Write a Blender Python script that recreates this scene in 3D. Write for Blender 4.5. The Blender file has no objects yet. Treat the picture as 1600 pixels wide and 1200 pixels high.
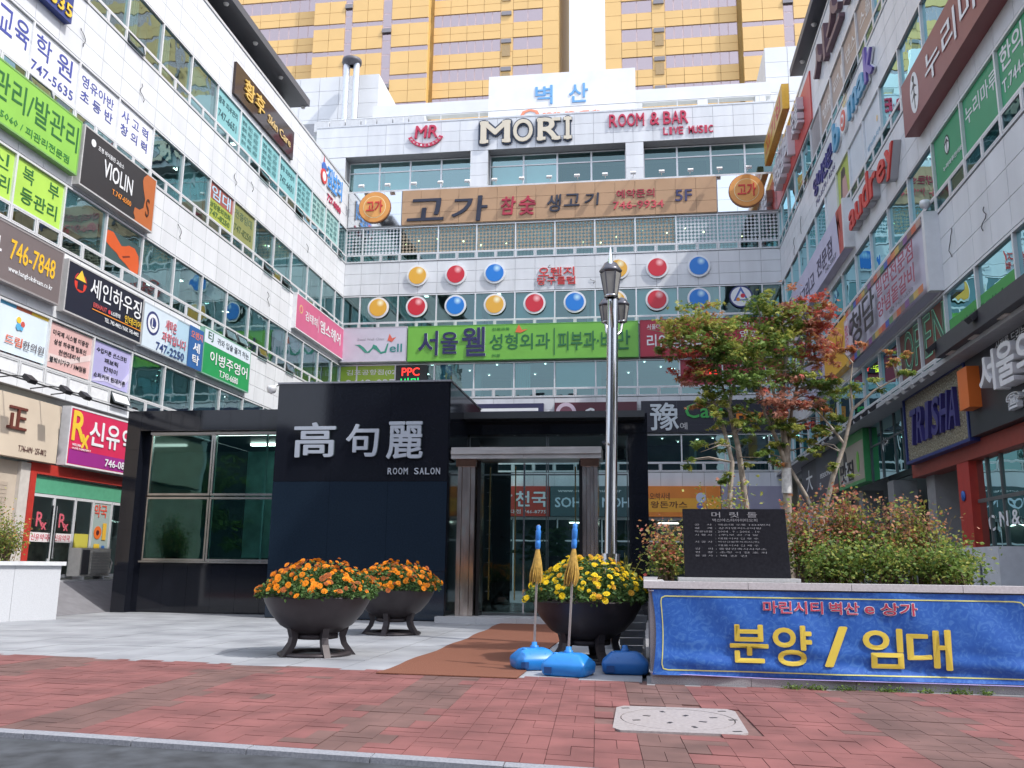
import bpy, math, random
from mathutils import Vector, Matrix, Euler
R = random.Random(7)
S = bpy.context.scene
COL = S.collection
rad = math.radians

# ------------------------------------------------------------------ camera
CAM = Vector((0, 0, 1.4))
pitch, roll, yaw = rad(11.317), rad(0.687), rad(-8.277)
F = Vector((math.sin(yaw)*math.cos(pitch), math.cos(yaw)*math.cos(pitch), math.sin(pitch)))
r0 = Vector((math.cos(yaw), -math.sin(yaw), 0)); u0 = r0.cross(F)
Rt = math.cos(roll)*r0 + math.sin(roll)*u0; Up = -math.sin(roll)*r0 + math.cos(roll)*u0
cd = bpy.data.cameras.new('camera'); cam = bpy.data.objects.new('camera', cd); COL.objects.link(cam)
cam.matrix_world = Matrix(((Rt.x, Up.x, -F.x, CAM.x), (Rt.y, Up.y, -F.y, CAM.y), (Rt.z, Up.z, -F.z, CAM.z), (0, 0, 0, 1)))
cd.sensor_width = 36; cd.lens = 1406.1*36/1600; cd.clip_end = 2000; cd.clip_start = 0.1
S.camera = cam
# ------------------------------------------------------------------ sky, sun, exposure
SUN_EL, SUN_AZ = 52, 112          # azimuth clockwise from +y
w = bpy.data.worlds.new('World'); S.world = w; w.use_nodes = True
nt = w.node_tree; nt.nodes.clear()
sky = nt.nodes.new('ShaderNodeTexSky'); sky.sky_type = 'NISHITA'; sky.sun_disc = False
sky.sun_elevation = rad(SUN_EL); sky.sun_rotation = rad(SUN_AZ); sky.dust_density = 5.0; sky.air_density = 1.0; sky.ozone_density = 1.0
hz = nt.nodes.new('ShaderNodeMix'); hz.data_type = 'RGBA'; hz.inputs[0].default_value = 0.52
hz.inputs[7].default_value = (10.2, 11.0, 13.0, 1)      # thin bright cloud veil
bg = nt.nodes.new('ShaderNodeBackground'); bg.inputs[1].default_value = 0.13
wo = nt.nodes.new('ShaderNodeOutputWorld')
nt.links.new(sky.outputs[0], hz.inputs[6]); nt.links.new(hz.outputs[2], bg.inputs[0]); nt.links.new(bg.outputs[0], wo.inputs[0])
sl = bpy.data.lights.new('sun', 'SUN'); sl.energy = 2.8; sl.angle = rad(1.0); sl.color = (1.0, 0.965, 0.92)
so = bpy.data.objects.new('sun', sl); COL.objects.link(so); so.location = (40, -20, 60)
az, el = rad(SUN_AZ), rad(SUN_EL)
sd = Vector((math.sin(az)*math.cos(el), math.cos(az)*math.cos(el), math.sin(el)))
so.rotation_euler = sd.to_track_quat('Z', 'Y').to_euler()
S.view_settings.view_transform = 'Standard'; S.view_settings.look = 'None'
S.view_settings.exposure = 0.47; S.view_settings.gamma = 1; S.view_settings.use_curve_mapping = False
S.render.engine = 'CYCLES'
S.cycles.max_bounces = 6; S.cycles.diffuse_bounces = 3; S.cycles.glossy_bounces = 3
S.cycles.transmission_bounces = 4; S.cycles.transparent_max_bounces = 14
S.cycles.caustics_reflective = False; S.cycles.caustics_refractive = False
S.cycles.use_denoising = True; S.cycles.sample_clamp_indirect = 6

# ------------------------------------------------------------------ materials
MC = {}
def nodes(name):
    m = bpy.data.materials.new(name); m.use_nodes = True; n = m.node_tree
    return m, n, n.nodes['Principled BSDF']
def mat(col, rough=0.6, metal=0.0, var=0.08, scale=6.0, bump=0.0, objvar=0.0, name=None, spec=0.5, stretch=None, coat=0):
    k = (tuple(col), rough, metal, var, scale, bump, objvar, spec, stretch, coat)
    if k in MC: return MC[k]
    m, n, b = nodes(name or 'painted surface')
    b.inputs['Roughness'].default_value = rough; b.inputs['Metallic'].default_value = metal
    b.inputs['Specular IOR Level'].default_value = spec; b.inputs['Coat Weight'].default_value = coat
    tc = n.nodes.new('ShaderNodeTexCoord'); nz = n.nodes.new('ShaderNodeTexNoise'); nz.inputs['Scale'].default_value = scale
    nz.inputs['Detail'].default_value = 6
    geo = n.nodes.new('ShaderNodeNewGeometry')
    if stretch:
        mp = n.nodes.new('ShaderNodeMapping'); mp.inputs['Scale'].default_value = stretch
        n.links.new(geo.outputs['Position'], mp.inputs[0]); n.links.new(mp.outputs[0], nz.inputs['Vector'])
    else:
        n.links.new(geo.outputs['Position'], nz.inputs['Vector'])
    mr = n.nodes.new('ShaderNodeMapRange'); mr.inputs['From Min'].default_value = 0.3; mr.inputs['From Max'].default_value = 0.7
    mr.inputs['To Min'].default_value = 1-var; mr.inputs['To Max'].default_value = 1+var
    n.links.new(nz.outputs['Fac'], mr.inputs['Value'])
    last = mr.outputs[0]
    if objvar:
        oi = n.nodes.new('ShaderNodeObjectInfo'); m2 = n.nodes.new('ShaderNodeMapRange')
        m2.inputs['To Min'].default_value = 1-objvar; m2.inputs['To Max'].default_value = 1+objvar
        n.links.new(oi.outputs['Random'], m2.inputs['Value'])
        mu = n.nodes.new('ShaderNodeMath'); mu.operation = 'MULTIPLY'
        n.links.new(last, mu.inputs[0]); n.links.new(m2.outputs[0], mu.inputs[1]); last = mu.outputs[0]
    vm = n.nodes.new('ShaderNodeVectorMath'); vm.operation = 'SCALE'; vm.inputs[0].default_value = col[:3]
    n.links.new(last, vm.inputs['Scale']); n.links.new(vm.outputs[0], b.inputs['Base Color'])
    if bump:
        bp = n.nodes.new('ShaderNodeBump'); bp.inputs['Strength'].default_value = bump; bp.inputs['Distance'].default_value = 0.02
        n.links.new(nz.outputs['Fac'], bp.inputs['Height']); n.links.new(bp.outputs[0], b.inputs['Normal'])
    MC[k] = m; return m
def glass(name, tint, refl=0.1, rough=0.0, gcol=(0.9, 0.97, 0.97)):
    m = bpy.data.materials.new(name); m.use_nodes = True; n = m.node_tree; n.nodes.clear()
    tr = n.nodes.new('ShaderNodeBsdfTransparent'); tr.inputs[0].default_value = (*tint, 1)
    gl = n.nodes.new('ShaderNodeBsdfGlossy'); gl.inputs['Roughness'].default_value = rough; gl.inputs[0].default_value = (*gcol, 1)
    nz = n.nodes.new('ShaderNodeTexNoise'); nz.inputs['Scale'].default_value = 0.8
    ge = n.nodes.new('ShaderNodeNewGeometry'); n.links.new(ge.outputs['Position'], nz.inputs['Vector'])
    bp = n.nodes.new('ShaderNodeBump'); bp.inputs['Strength'].default_value = 0.12; bp.inputs['Distance'].default_value = 0.05
    n.links.new(nz.outputs['Fac'], bp.inputs['Height']); n.links.new(bp.outputs[0], gl.inputs['Normal'])
    fr = n.nodes.new('ShaderNodeFresnel'); fr.inputs[0].default_value = 1.5
    mr = n.nodes.new('ShaderNodeMapRange'); mr.inputs['To Min'].default_value = refl; mr.inputs['To Max'].default_value = 1.0
    n.links.new(fr.outputs[0], mr.inputs['Value'])
    mx = n.nodes.new('ShaderNodeMixShader'); n.links.new(mr.outputs[0], mx.inputs[0]); n.links.new(tr.outputs[0], mx.inputs[1]); n.links.new(gl.outputs[0], mx.inputs[2])
    o = n.nodes.new('ShaderNodeOutputMaterial'); n.links.new(mx.outputs[0], o.inputs[0]); return m
def emit(name, col, st):
    m = bpy.data.materials.new(name); m.use_nodes = True; n = m.node_tree; n.nodes.clear()
    e = n.nodes.new('ShaderNodeEmission'); e.inputs[0].default_value = (*col, 1); e.inputs[1].default_value = st
    o = n.nodes.new('ShaderNodeOutputMaterial'); n.links.new(e.outputs[0], o.inputs[0]); return m
def two_tone(name, c1, c2, scale, rough=0.5, detail=8, lo=0.45, hi=0.55, bump=0.0, metal=0, kind='noise', c3=None):
    m, n, b = nodes(name); b.inputs['Roughness'].default_value = rough; b.inputs['Metallic'].default_value = metal
    ge = n.nodes.new('ShaderNodeNewGeometry')
    if kind == 'noise': t = n.nodes.new('ShaderNodeTexNoise'); t.inputs['Detail'].default_value = detail; out = t.outputs['Fac']
    else: t = n.nodes.new('ShaderNodeTexVoronoi'); out = t.outputs['Distance']
    t.inputs['Scale'].default_value = scale; n.links.new(ge.outputs['Position'], t.inputs['Vector'])
    cr = n.nodes.new('ShaderNodeValToRGB'); e = cr.color_ramp.elements
    e[0].position = lo; e[0].color = (*c1, 1); e[1].position = hi; e[1].color = (*c2, 1)
    if c3: q = cr.color_ramp.elements.new(min(0.98, hi+0.12)); q.color = (*c3, 1)
    n.links.new(out, cr.inputs[0]); n.links.new(cr.outputs[0], b.inputs['Base Color'])
    if bump:
        bp = n.nodes.new('ShaderNodeBump'); bp.inputs['Strength'].default_value = bump; bp.inputs['Distance'].default_value = 0.01
        n.links.new(out, bp.inputs['Height']); n.links.new(bp.outputs[0], b.inputs['Normal'])
    return m
def foliage(name, col, var=0.35, trans=0.25):
    m, n, b = nodes(name); b.inputs['Roughness'].default_value = 0.55; b.inputs['Specular IOR Level'].default_value = 0.3
    ge = n.nodes.new('ShaderNodeNewGeometry'); nz = n.nodes.new('ShaderNodeTexNoise'); nz.inputs['Scale'].default_value = 14; nz.inputs['Detail'].default_value = 3
    n.links.new(ge.outputs['Position'], nz.inputs['Vector'])
    mr = n.nodes.new('ShaderNodeMapRange'); mr.inputs['From Min'].default_value = 0.3; mr.inputs['From Max'].default_value = 0.7
    mr.inputs['To Min'].default_value = 1-var; mr.inputs['To Max'].default_value = 1+var; n.links.new(nz.outputs['Fac'], mr.inputs[0])
    vm = n.nodes.new('ShaderNodeVectorMath'); vm.operation = 'SCALE'; vm.inputs[0].default_value = col
    n.links.new(mr.outputs[0], vm.inputs['Scale']); n.links.new(vm.outputs[0], b.inputs['Base Color'])
    tl = n.nodes.new('ShaderNodeBsdfTranslucent'); n.links.new(vm.outputs[0], tl.inputs[0])
    mx = n.nodes.new('ShaderNodeMixShader'); mx.inputs[0].default_value = trans
    n.links.new(b.outputs[0], mx.inputs[1]); n.links.new(tl.outputs[0], mx.inputs[2])
    n.links.new(mx.outputs[0], n.nodes['Material Output'].inputs[0]); return m

WHITE = mat((0.68, 0.705, 0.735), 0.38, 0, 0.075, 1.6, objvar=0.035, name='white metal panel', stretch=(1, 1, .22))
SUBST = mat((0.30, 0.31, 0.33), 0.8, name='panel joint backing')
FRAME = mat((0.72, 0.74, 0.76), 0.35, 0.2, 0.04, name='white aluminium')
DKFR = mat((0.12, 0.14, 0.15), 0.4, 0.3, name='dark gasket')
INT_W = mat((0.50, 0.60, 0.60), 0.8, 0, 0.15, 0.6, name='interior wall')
INT_C = mat((0.45, 0.48, 0.47), 0.8, 0, 0.05, 2, name='interior ceiling')
BLIND = mat((0.52, 0.72, 0.72), 0.7, 0, 0.06, 1.0, name='pale window blind')
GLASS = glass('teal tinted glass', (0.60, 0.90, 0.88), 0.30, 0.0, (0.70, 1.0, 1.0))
GLASS_R = glass('dimmed teal glass', (0.42, 0.76, 0.76), 0.10, 0.0, (0.42, 0.72, 0.76))  # right block's copy, its bright reflections dimmed in the glass colour
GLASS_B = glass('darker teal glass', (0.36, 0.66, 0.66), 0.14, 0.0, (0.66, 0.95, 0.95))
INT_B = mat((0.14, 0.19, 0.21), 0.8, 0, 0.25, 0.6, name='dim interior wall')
CLEAR = glass('clear shop glass', (0.84, 0.95, 0.94), 0.0, 0.0, (.6, .9, .88))
DKGL = glass('dark tinted glass', (0.60, 0.92, 0.88), 0.06, 0.0, (0.35, 0.8, 0.76))
GRAN_B = mat((0.009, 0.0105, 0.016), 0.06, 0, 0.25, 40, name='polished black granite', spec=0.5)
CHROME = mat((0.55, 0.56, 0.58), 0.16, 1.0, 0.12, 3, name='stainless steel', stretch=(8, 8, 0.4))
BRONZE = mat((0.80, 0.70, 0.63), 0.2, 1.0, 0.45, 1.5, name='polished bronze steel', stretch=(3, 3, 0.8))  # streaks in the colour stand in for reflections on the pillars
BLACK = mat((0.02, 0.02, 0.022), 0.5, name='black')
LIT = emit('lit ceiling lamp', (1.0, 0.97, 0.9), 5.0)
WARM = emit('warm lamp', (1.0, 0.72, 0.35), 7.0)

# ------------------------------------------------------------------ mesh helpers
class MB:
    def __init__(s): s.v = []; s.f = []; s.m = []; s.sm = []
    def add(s, vs, fs, mi=0, smooth=False):
        b = len(s.v); s.v += [tuple(v) for v in vs]
        for f in fs: s.f.append(tuple(b+i for i in f)); s.m.append(mi); s.sm.append(smooth)
        return s
    def box(s, x0, x1, y0, y1, z0, z1, mi=0):
        if x0 > x1: x0, x1 = x1, x0
        if y0 > y1: y0, y1 = y1, y0
        return s.add([(x0,y0,z0),(x1,y0,z0),(x1,y1,z0),(x0,y1,z0),(x0,y0,z1),(x1,y0,z1),(x1,y1,z1),(x0,y1,z1)],
            [(0,3,2,1),(4,5,6,7),(0,1,5,4),(1,2,6,5),(2,3,7,6),(3,0,4,7)], mi)
    def obox(s, c, ax, h, mi=0):      # oriented box: centre, 3 axes, half sizes
        c = Vector(c); A = [Vector(a).normalized()*k for a, k in zip(ax, h)]
        vs = [c+A[0]*i+A[1]*j+A[2]*k for k in (-1,1) for i, j in ((-1,-1),(1,-1),(1,1),(-1,1))]
        return s.add(vs, [(0,3,2,1),(4,5,6,7),(0,1,5,4),(1,2,6,5),(2,3,7,6),(3,0,4,7)], mi)
    def tube(s, pts, rs, n=8, mi=0, cap=True):
        pts = [Vector(p) for p in pts]
        if not hasattr(rs, '__len__'): rs = [rs]*len(pts)
        rings = []; prev = None
        for i, p in enumerate(pts):
            d = (pts[min(i+1, len(pts)-1)]-pts[max(i-1, 0)]).normalized()
            a = Vector((1,0,0)) if prev is None and abs(d.x) < 0.9 else (prev or Vector((0,1,0)))
            a = (a-d*a.dot(d)).normalized(); prev = a; b = d.cross(a)
            rings.append([p+(a*math.cos(t*2*math.pi/n)+b*math.sin(t*2*math.pi/n))*rs[i] for t in range(n)])
        vs = [v for r in rings for v in r]; fs = []
        for i in range(len(pts)-1):
            for t in range(n): fs.append((i*n+t, i*n+(t+1)%n, (i+1)*n+(t+1)%n, (i+1)*n+t))
        s.add(vs, fs, mi, True)
        if cap: s.add(rings[0], [tuple(reversed(range(n)))], mi); s.add(rings[-1], [tuple(range(n))], mi)
        return s
    def lathe(s, prof, c=(0,0,0), n=32, mi=0, smooth=True, flute=0):
        vs = []; fs = []
        for r, z in prof:
            for t in range(n):
                a = t*2*math.pi/n; rr = r*(1+flute*(t % 2)); vs.append((c[0]+rr*math.cos(a), c[1]+rr*math.sin(a), c[2]+z))
        for i in range(len(prof)-1):
            for t in range(n): fs.append((i*n+t, i*n+(t+1)%n, (i+1)*n+(t+1)%n, (i+1)*n+t))
        return s.add(vs, fs, mi, smooth)
    def poly(s, pts, mi=0): return s.add(pts, [tuple(range(len(pts)))], mi)
    def prism(s, pts, d, mi=0):
        n = len(pts); d = Vector(d); q = [Vector(p)+d for p in pts]
        return s.add(list(pts)+q, [tuple(reversed(range(n))), tuple(range(n, 2*n))]+[(i, (i+1)%n, n+(i+1)%n, n+i) for i in range(n)], mi)
    def mesh(s, name, mats, org):
        me = bpy.data.meshes.new(name)
        me.from_pydata([(v[0]-org[0], v[1]-org[1], v[2]-org[2]) for v in s.v], [], s.f)
        for m in mats: me.materials.append(m)
        me.polygons.foreach_set('material_index', s.m); me.polygons.foreach_set('use_smooth', s.sm)
        me.update(); return me
    def build(s, name, mats, parent=None, org=None):
        if not isinstance(mats, (list, tuple)): mats = [mats]
        if org is None:
            xs = [v[0] for v in s.v]; ys = [v[1] for v in s.v]; zs = [v[2] for v in s.v]
            org = ((min(xs)+max(xs))/2, (min(ys)+max(ys))/2, min(zs))
        return link(name, s.mesh(name, mats, org), org, parent)
def wl(o):       # world location of an object built here (no rotations at build time)
    v = Vector(o.location)
    while o.parent: o = o.parent; v += o.location
    return v
def link(name, me, loc, parent=None):
    o = bpy.data.objects.new(name, me); COL.objects.link(o)
    if parent: o.parent = parent; o.location = Vector(loc)-wl(parent)
    else: o.location = loc
    return o
def tag(o, label=None, cat=None, group=None, kind=None):
    if label: o['label'] = label
    if cat: o['category'] = cat
    if group: o['group'] = group
    if kind: o['kind'] = kind
    return o
def thing(name, loc, label, cat, group=None):
    o = bpy.data.objects.new(name, None); COL.objects.link(o); o.location = loc; o.empty_display_size = 0.3
    return tag(o, label, cat, group)
def copy_tree(o, loc=None, rz=None, label=None):
    m = {}
    def rec(q, p):
        c = q.copy(); COL.objects.link(c); c.parent = p
        for ch in q.children: rec(ch, c)
        return c
    c = rec(o, None)
    if loc is not None: c.location = loc
    if rz is not None: c.rotation_euler.z = rz
    if label: c['label'] = label
    return c
UB = {}
def unitbox(sz, m, key='box'):
    k = (tuple(round(a, 3) for a in sz), m.name)
    if k not in UB:
        x, y, z = sz[0]/2, sz[1]/2, sz[2]/2; UB[k] = MB().box(-x, x, -y, y, -z, z).mesh(key, [m], (0,0,0))
    return UB[k]
def pieces(parent, name, boxes, m, limit=300, label=None):
    """boxes = (x0,x1,y0,y1,z0,z1); the nearest become parts, the rest one joined part"""
    def score(b):
        c = Vector(((b[0]+b[1])/2, (b[2]+b[3])/2, (b[4]+b[5])/2)); d = (c-CAM)
        inv = d.dot(F) < 0 or abs(d.dot(Rt)/max(d.dot(F), .1)) > 0.6 or abs(d.dot(Up)/max(d.dot(F), .1)) > 0.46
        return d.length+(1000 if inv else 0)
    bs = sorted(boxes, key=score)
    for b in bs[:limit]:
        sz = (b[1]-b[0], b[3]-b[2], b[5]-b[4])
        link(name, unitbox(sz, m, name), ((b[0]+b[1])/2, (b[2]+b[3])/2, (b[4]+b[5])/2), parent)
    if bs[limit:]:
        mb = MB()
        for b in bs[limit:]: mb.box(*b)
        o = mb.build(name+'_field', m, parent); o['kind'] = 'stuff'

# ------------------------------------------------------------------ wall frames
XL, YB, XR = -16.86, 48.0, 7.63
class Wall:
    def __init__(s, k): s.k = k
    def box(s, mb, u0, u1, v0, v1, w0, w1, mi=0):
        if s.k == 'L': return mb.box(XL+w0, XL+w1, u0, u1, v0, v1, mi)
        if s.k == 'B': return mb.box(u0, u1, YB-w1, YB-w0, v0, v1, mi)
        return mb.box(XR-w1, XR-w0, u0, u1, v0, v1, mi)
    def b6(s, u0, u1, v0, v1, w0, w1):
        if s.k == 'L': return (XL+w0, XL+w1, u0, u1, v0, v1)
        if s.k == 'B': return (u0, u1, YB-w1, YB-w0, v0, v1)
        return (XR-w1, XR-w0, u0, u1, v0, v1)
    def p(s, u, v, w):
        if s.k == 'L': return Vector((XL+w, u, v))
        if s.k == 'B': return Vector((u, YB-w, v))
        return Vector((XR-w, u, v))
    def rd(s): return {'L': Vector((0,1,0)), 'B': Vector((1,0,0)), 'R': Vector((0,-1,0))}[s.k]
    def nm(s): return {'L': Vector((1,0,0)), 'B': Vector((0,-1,0)), 'R': Vector((-1,0,0))}[s.k]
LW, BW, RW = Wall('L'), Wall('B'), Wall('R')
class Free(Wall):     # any upright plane: reading-left origin, reading direction
    def __init__(s, o, rd): s.k = 'F'; s.o = Vector(o); s.r = Vector(rd).normalized(); s.n = s.r.cross(Vector((0,0,1)))
    def p(s, u, v, w): return s.o+s.r*u+Vector((0,0,v))+s.n*w
    def rd(s): return s.r
    def nm(s): return s.n
    def box(s, mb, u0, u1, v0, v1, w0, w1, mi=0):
        return mb.obox(s.p((u0+u1)/2, (v0+v1)/2, (w0+w1)/2), (s.r, s.n, (0,0,1)), (abs(u1-u0)/2, abs(w1-w0)/2, abs(v1-v0)/2), mi)

TC = {}
def textmesh(s, off):
    if (s, off) not in TC:
        c = bpy.data.curves.new('text', 'FONT'); c.body = s; c.resolution_u = 4 if len(s) < 4 else 2 if len(s) < 12 else 1; c.extrude = 0.5; c.offset = off
        o = bpy.data.objects.new('text', c); me = o.to_mesh()
        vs = [v.co.copy() for v in me.vertices]; fs = [tuple(p.vertices) for p in me.polygons]
        o.to_mesh_clear(); TC[(s, off)] = (vs, fs)
    return TC[(s, off)]
def lettering(W, s, u0, u1, v0, v1, wz, depth, m, parent, off=0.0, name='lettering', shear=0.0, rise=0.0):
    """fits the text s into reading-direction range u0..u1 (metres along rd), heights v0..v1"""
    off = round(off*0.62, 4); bold = off if off > 0.014 and len(s) < 10 else 0; off = 0.0 if bold else max(-.02, min(off, .012))
    bv, _ = textmesh(s, 0.0); vs, fs = textmesh(s, off)
    if not bv: return None
    x0 = min(v.x for v in bv); x1 = max(v.x for v in bv); y0 = min(v.y for v in bv); y1 = max(v.y for v in bv)
    sx = (u1-u0)/max(x1-x0, 1e-3); sy = (v1-v0)/max(y1-y0, 1e-3)
    sgn = -1 if W.k == 'R' else 1
    out = []
    for v in vs:
        a = (v.x-x0)*sx; b = (v.y-y0)*sy; a2 = a+shear*b; b2 = b+rise*a
        out.append(W.p(u0+sgn*a2 if W.k != 'R' else u0-a2, v0+b2, wz+(v.z+0.5)*depth))
    mb = MB()
    if bold:      # heavier strokes: the glyph repeated in a small ring, each copy a hair prouder
        rd = W.rd(); k8 = 8 if len(s) < 3 else 4
        for q in range(k8):
            a = 2*math.pi*(q+.5*(k8 == 4))/k8; o_ = rd*math.cos(a)*bold*sx*.62+Vector((0, 0, math.sin(a)*bold*sy*.62))+W.nm()*.0005*q
            mb.add([v+o_ for v in out], fs)
    else: mb.add(out, fs)
    return mb.build(name, m, parent)
def C(c, rough=0.45): return mat(c, rough, 0, 0.03, 3, name='sign print')
def decorate(W, par, ul, width, v0, v1, wz, items, bump=0.003):
    """items in reading fractions 0..1 of the board"""
    H = v1-v0; z = wz; X = lambda s: ul+(-1 if W.k == 'R' else 1)*s*width
    for it in items:
        z += bump; k = it[0]
        if k == 'T':       # text: s0,s1,t0,t1,col,[off],[depth],[outline]
            _, s, a, b, c, d, col = it[:7]; off = it[7] if len(it) > 7 else 0.012; dep = it[8] if len(it) > 8 else 0.006; oc = it[9] if len(it) > 9 else None
            if W.k == 'R': U0, U1 = ul-a*width, ul-a*width+(b-a)*width
            else: U0, U1 = ul+a*width, ul+b*width
            if oc: lettering(W, s, U0, U1, v0+c*H, v0+d*H, z, dep*0.7, C(oc), par, off+0.03, 'letter_outline')
            lettering(W, s, U0, U1, v0+c*H, v0+d*H, z+(dep*0.7+0.002 if oc else 0), dep, C(col), par, off)
        elif k == 'L':     # separate raised letters
            _, s, a, b, c, d, col, dep = it[:8]; off = it[8] if len(it) > 8 else 0.02; oc = it[9] if len(it) > 9 else None
            n = len(s); cell = (b-a)/n
            for i, ch in enumerate(s):
                if ch == ' ': continue
                wd = cell*(0.42 if ch in 'Il1i' else 0.86)
                A = a+i*cell+(cell-wd)/2
                U0 = ul-A*width if W.k == 'R' else ul+A*width; U1 = U0+wd*width
                if oc: lettering(W, ch, U0, U1, v0+c*H, v0+d*H, z, dep*0.6, C(oc), par, off+0.035, 'letter_outline')
                lettering(W, ch, U0, U1, v0+c*H, v0+d*H, z, dep, C(col), par, off, 'letter')
        elif k == 'R':
            _, a, b, c, d, col = it[:6]; mb = MB(); ua, ub = X(a), X(b)
            W.box(mb, min(ua, ub), max(ua, ub), v0+c*H, v0+d*H, z-0.002, z+0.002); mb.build('print', C(col), par)
        elif k == 'D':     # disc: centre s, t, radius m, col
            _, a, t, r, col = it[:5]; sq = it[5] if len(it) > 5 else 1.0; dep = it[6] if len(it) > 6 else 0.004
            c0 = W.p(X(a), v0+t*H, z); rd, nm = W.rd(), W.nm()
            mb = MB(); mb.prism([c0+rd*math.cos(i*math.pi/14)*r*sq+Vector((0,0,1))*math.sin(i*math.pi/14)*r for i in range(28)], nm*dep)
            mb.build('emblem', C(col), par)
        elif k == 'P':     # polygon in fractions
            _, pts, col = it[:3]; mb = MB(); mb.prism([W.p(X(a), v0+t*H, z) for a, t in pts], W.nm()*0.004); mb.build('print', C(col), par)
def sign(W, name, label, u0, u1, z0, z1, d, col, items=(), w0=0.0, cat='sign', group=None, frame=None, boardmat=None, part='panel'):
    """u0<u1 wall coordinates (y for side walls)"""
    t = thing(name, W.p((u0+u1)/2, z0, w0), label, cat, group)
    mb = MB(); fr = 0.05 if frame else 0
    W.box(mb, u0+fr, u1-fr, z0+fr, z1-fr, w0, w0+d); mb.build(part, boardmat or mat(col, 0.4, 0, 0.06, 1.2, name='sign board'), t)
    if frame:
        fm = mat(frame, 0.4, name='sign frame')
        for a in ((u0, u1, z0, z0+fr), (u0, u1, z1-fr, z1), (u0, u0+fr, z0+fr, z1-fr), (u1-fr, u1, z0+fr, z1-fr)):
            mb = MB(); W.box(mb, *a, w0, w0+d+0.01); mb.build('frame', fm, t)
    ul = u1 if W.k == 'R' else u0
    decorate(W, t, ul, u1-u0, z0, z1, w0+d, items)
    return t
def film(W, label, u0, u1, z0, z1, col, items=(), group=None, boardmat=None):
    return sign(W, 'window_film', label, u0, u1, z0, z1, 0.003, col, items, w0=-0.045, cat='window film', group=group, boardmat=boardmat, part='sheet')

# ================================================================== GROUND
def shear(s, t): return (s-0.05*t, 6.87-0.105*(s+3)+t)
gm = mat((0.045, 0.05, 0.058), 0.85, 0, 0.5, 4, bump=0.3, name='asphalt')
tag(MB().box(-94, 84, -54, 124, -0.6, -0.035).build('road', gm), kind='structure')
bed = mat((0.15, 0.08, 0.072), 0.9, 0, 0.2, 8, name='joint sand')
mb = MB(); mb.prism([(*shear(-40, .16), -0.012), (*shear(40, .16), -0.012), (*shear(40, 5.3), -0.012), (*shear(-40, 5.3), -0.012)], (0, 0, -0.14))
walk = tag(mb.build('pavement', bed), kind='structure')
brickR = mat((0.182, 0.068, 0.064), 0.85, 0, 0.30, 1.6, bump=0.25, objvar=0.06, name='red paver')
brickG = mat((0.130, 0.070, 0.062), 0.85, 0, 0.30, 1.6, bump=0.25, objvar=0.06, name='grey brown paver')
cell = 0.36; rows = []
bands = ((-8.4, -7.55), (-5.45, -4.7), (-2.7, -2.02), (-0.1, 0.52), (2.1, 2.95), (5.0, 5.8))
for i in range(-46, 40):
    for j in range(0, 14):
        s0 = i*cell; t0 = 0.17+j*cell
        s0j = s0
        for h in (0, 1):
            if (i+j) % 2: q = (s0j+h*cell/2, s0j+(h+1)*cell/2, t0, t0+cell)
            else: q = (s0j, s0j+cell, t0+h*cell/2, t0+(h+1)*cell/2)
            c = shear((q[0]+q[1])/2, (q[2]+q[3])/2)
            if -0.33 < c[0] < 0.92 and 8.2 < c[1] < 9.72: continue
            if c[1] > 11.50 and c[0] > -0.05: continue
            g = any(a < c[0]+(0.1*R.random()) < b for a, b in bands) or R.random() < 0.02
            rows.append((q, c, g))
def paver(q, c, dz, mb, mi=0):
    e = 0.0025
    base = [Vector((*shear(q[0]+e, q[2]+e), 0)), Vector((*shear(q[1]-e, q[2]+e), 0)), Vector((*shear(q[1]-e, q[3]-e), 0)), Vector((*shear(q[0]+e, q[3]-e), 0))]
    tilt = R.uniform(-.0015, .0015)
    mb.prism([v+Vector((0, 0, dz-0.05)) for v in base], (0, 0, 0.05+tilt), mi)
rows.sort(key=lambda r: (Vector((*r[1], 0))-CAM).length+(1000 if not (-0.63 < (r[1][0]*Rt.x+r[1][1]*Rt.y)/(r[1][0]*F.x+r[1][1]*F.y) < 0.63) else 0))
far = MB()
for k, (q, c, g) in enumerate(rows):
    dz = R.uniform(-0.002, 0.003)
    if k < 300:
        m1 = MB(); paver(q, c, dz, m1); m1.build('brick', brickG if g else brickR, walk)
    else: paver(q, c, dz, far, 1 if g else 0)
far.build('brick_field', [brickR, brickG], walk)['kind'] = 'stuff'
granite = two_tone('pale granite', (0.36, 0.37, 0.39), (0.46, 0.47, 0.48), 60, 0.6, lo=0.35, hi=0.65)
kerbm = two_tone('kerb granite', (0.20, 0.21, 0.24), (0.29, 0.30, 0.33), 50, 0.7, lo=0.35, hi=0.65)
k = tag(MB().prism([(*shear(-40, .155), -0.16), (*shear(40, .155), -0.16), (*shear(40, .16), -0.16), (*shear(-40, .16), -0.16)], (0, 0, 0.14)).build('kerb', kerbm), kind='structure')
for i in range(-30, 30):
    mb = MB(); mb.prism([(*shear(i*1.0+.004, 0), -0.17), (*shear(i+1.0-.004, 0), -0.17), (*shear(i+1.0-.004, .152), -0.17), (*shear(i+.004, .152), -0.17)], (0, 0, 0.175+R.uniform(-.002, .002)))
    mb.build('stone', kerbm, k)
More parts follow.
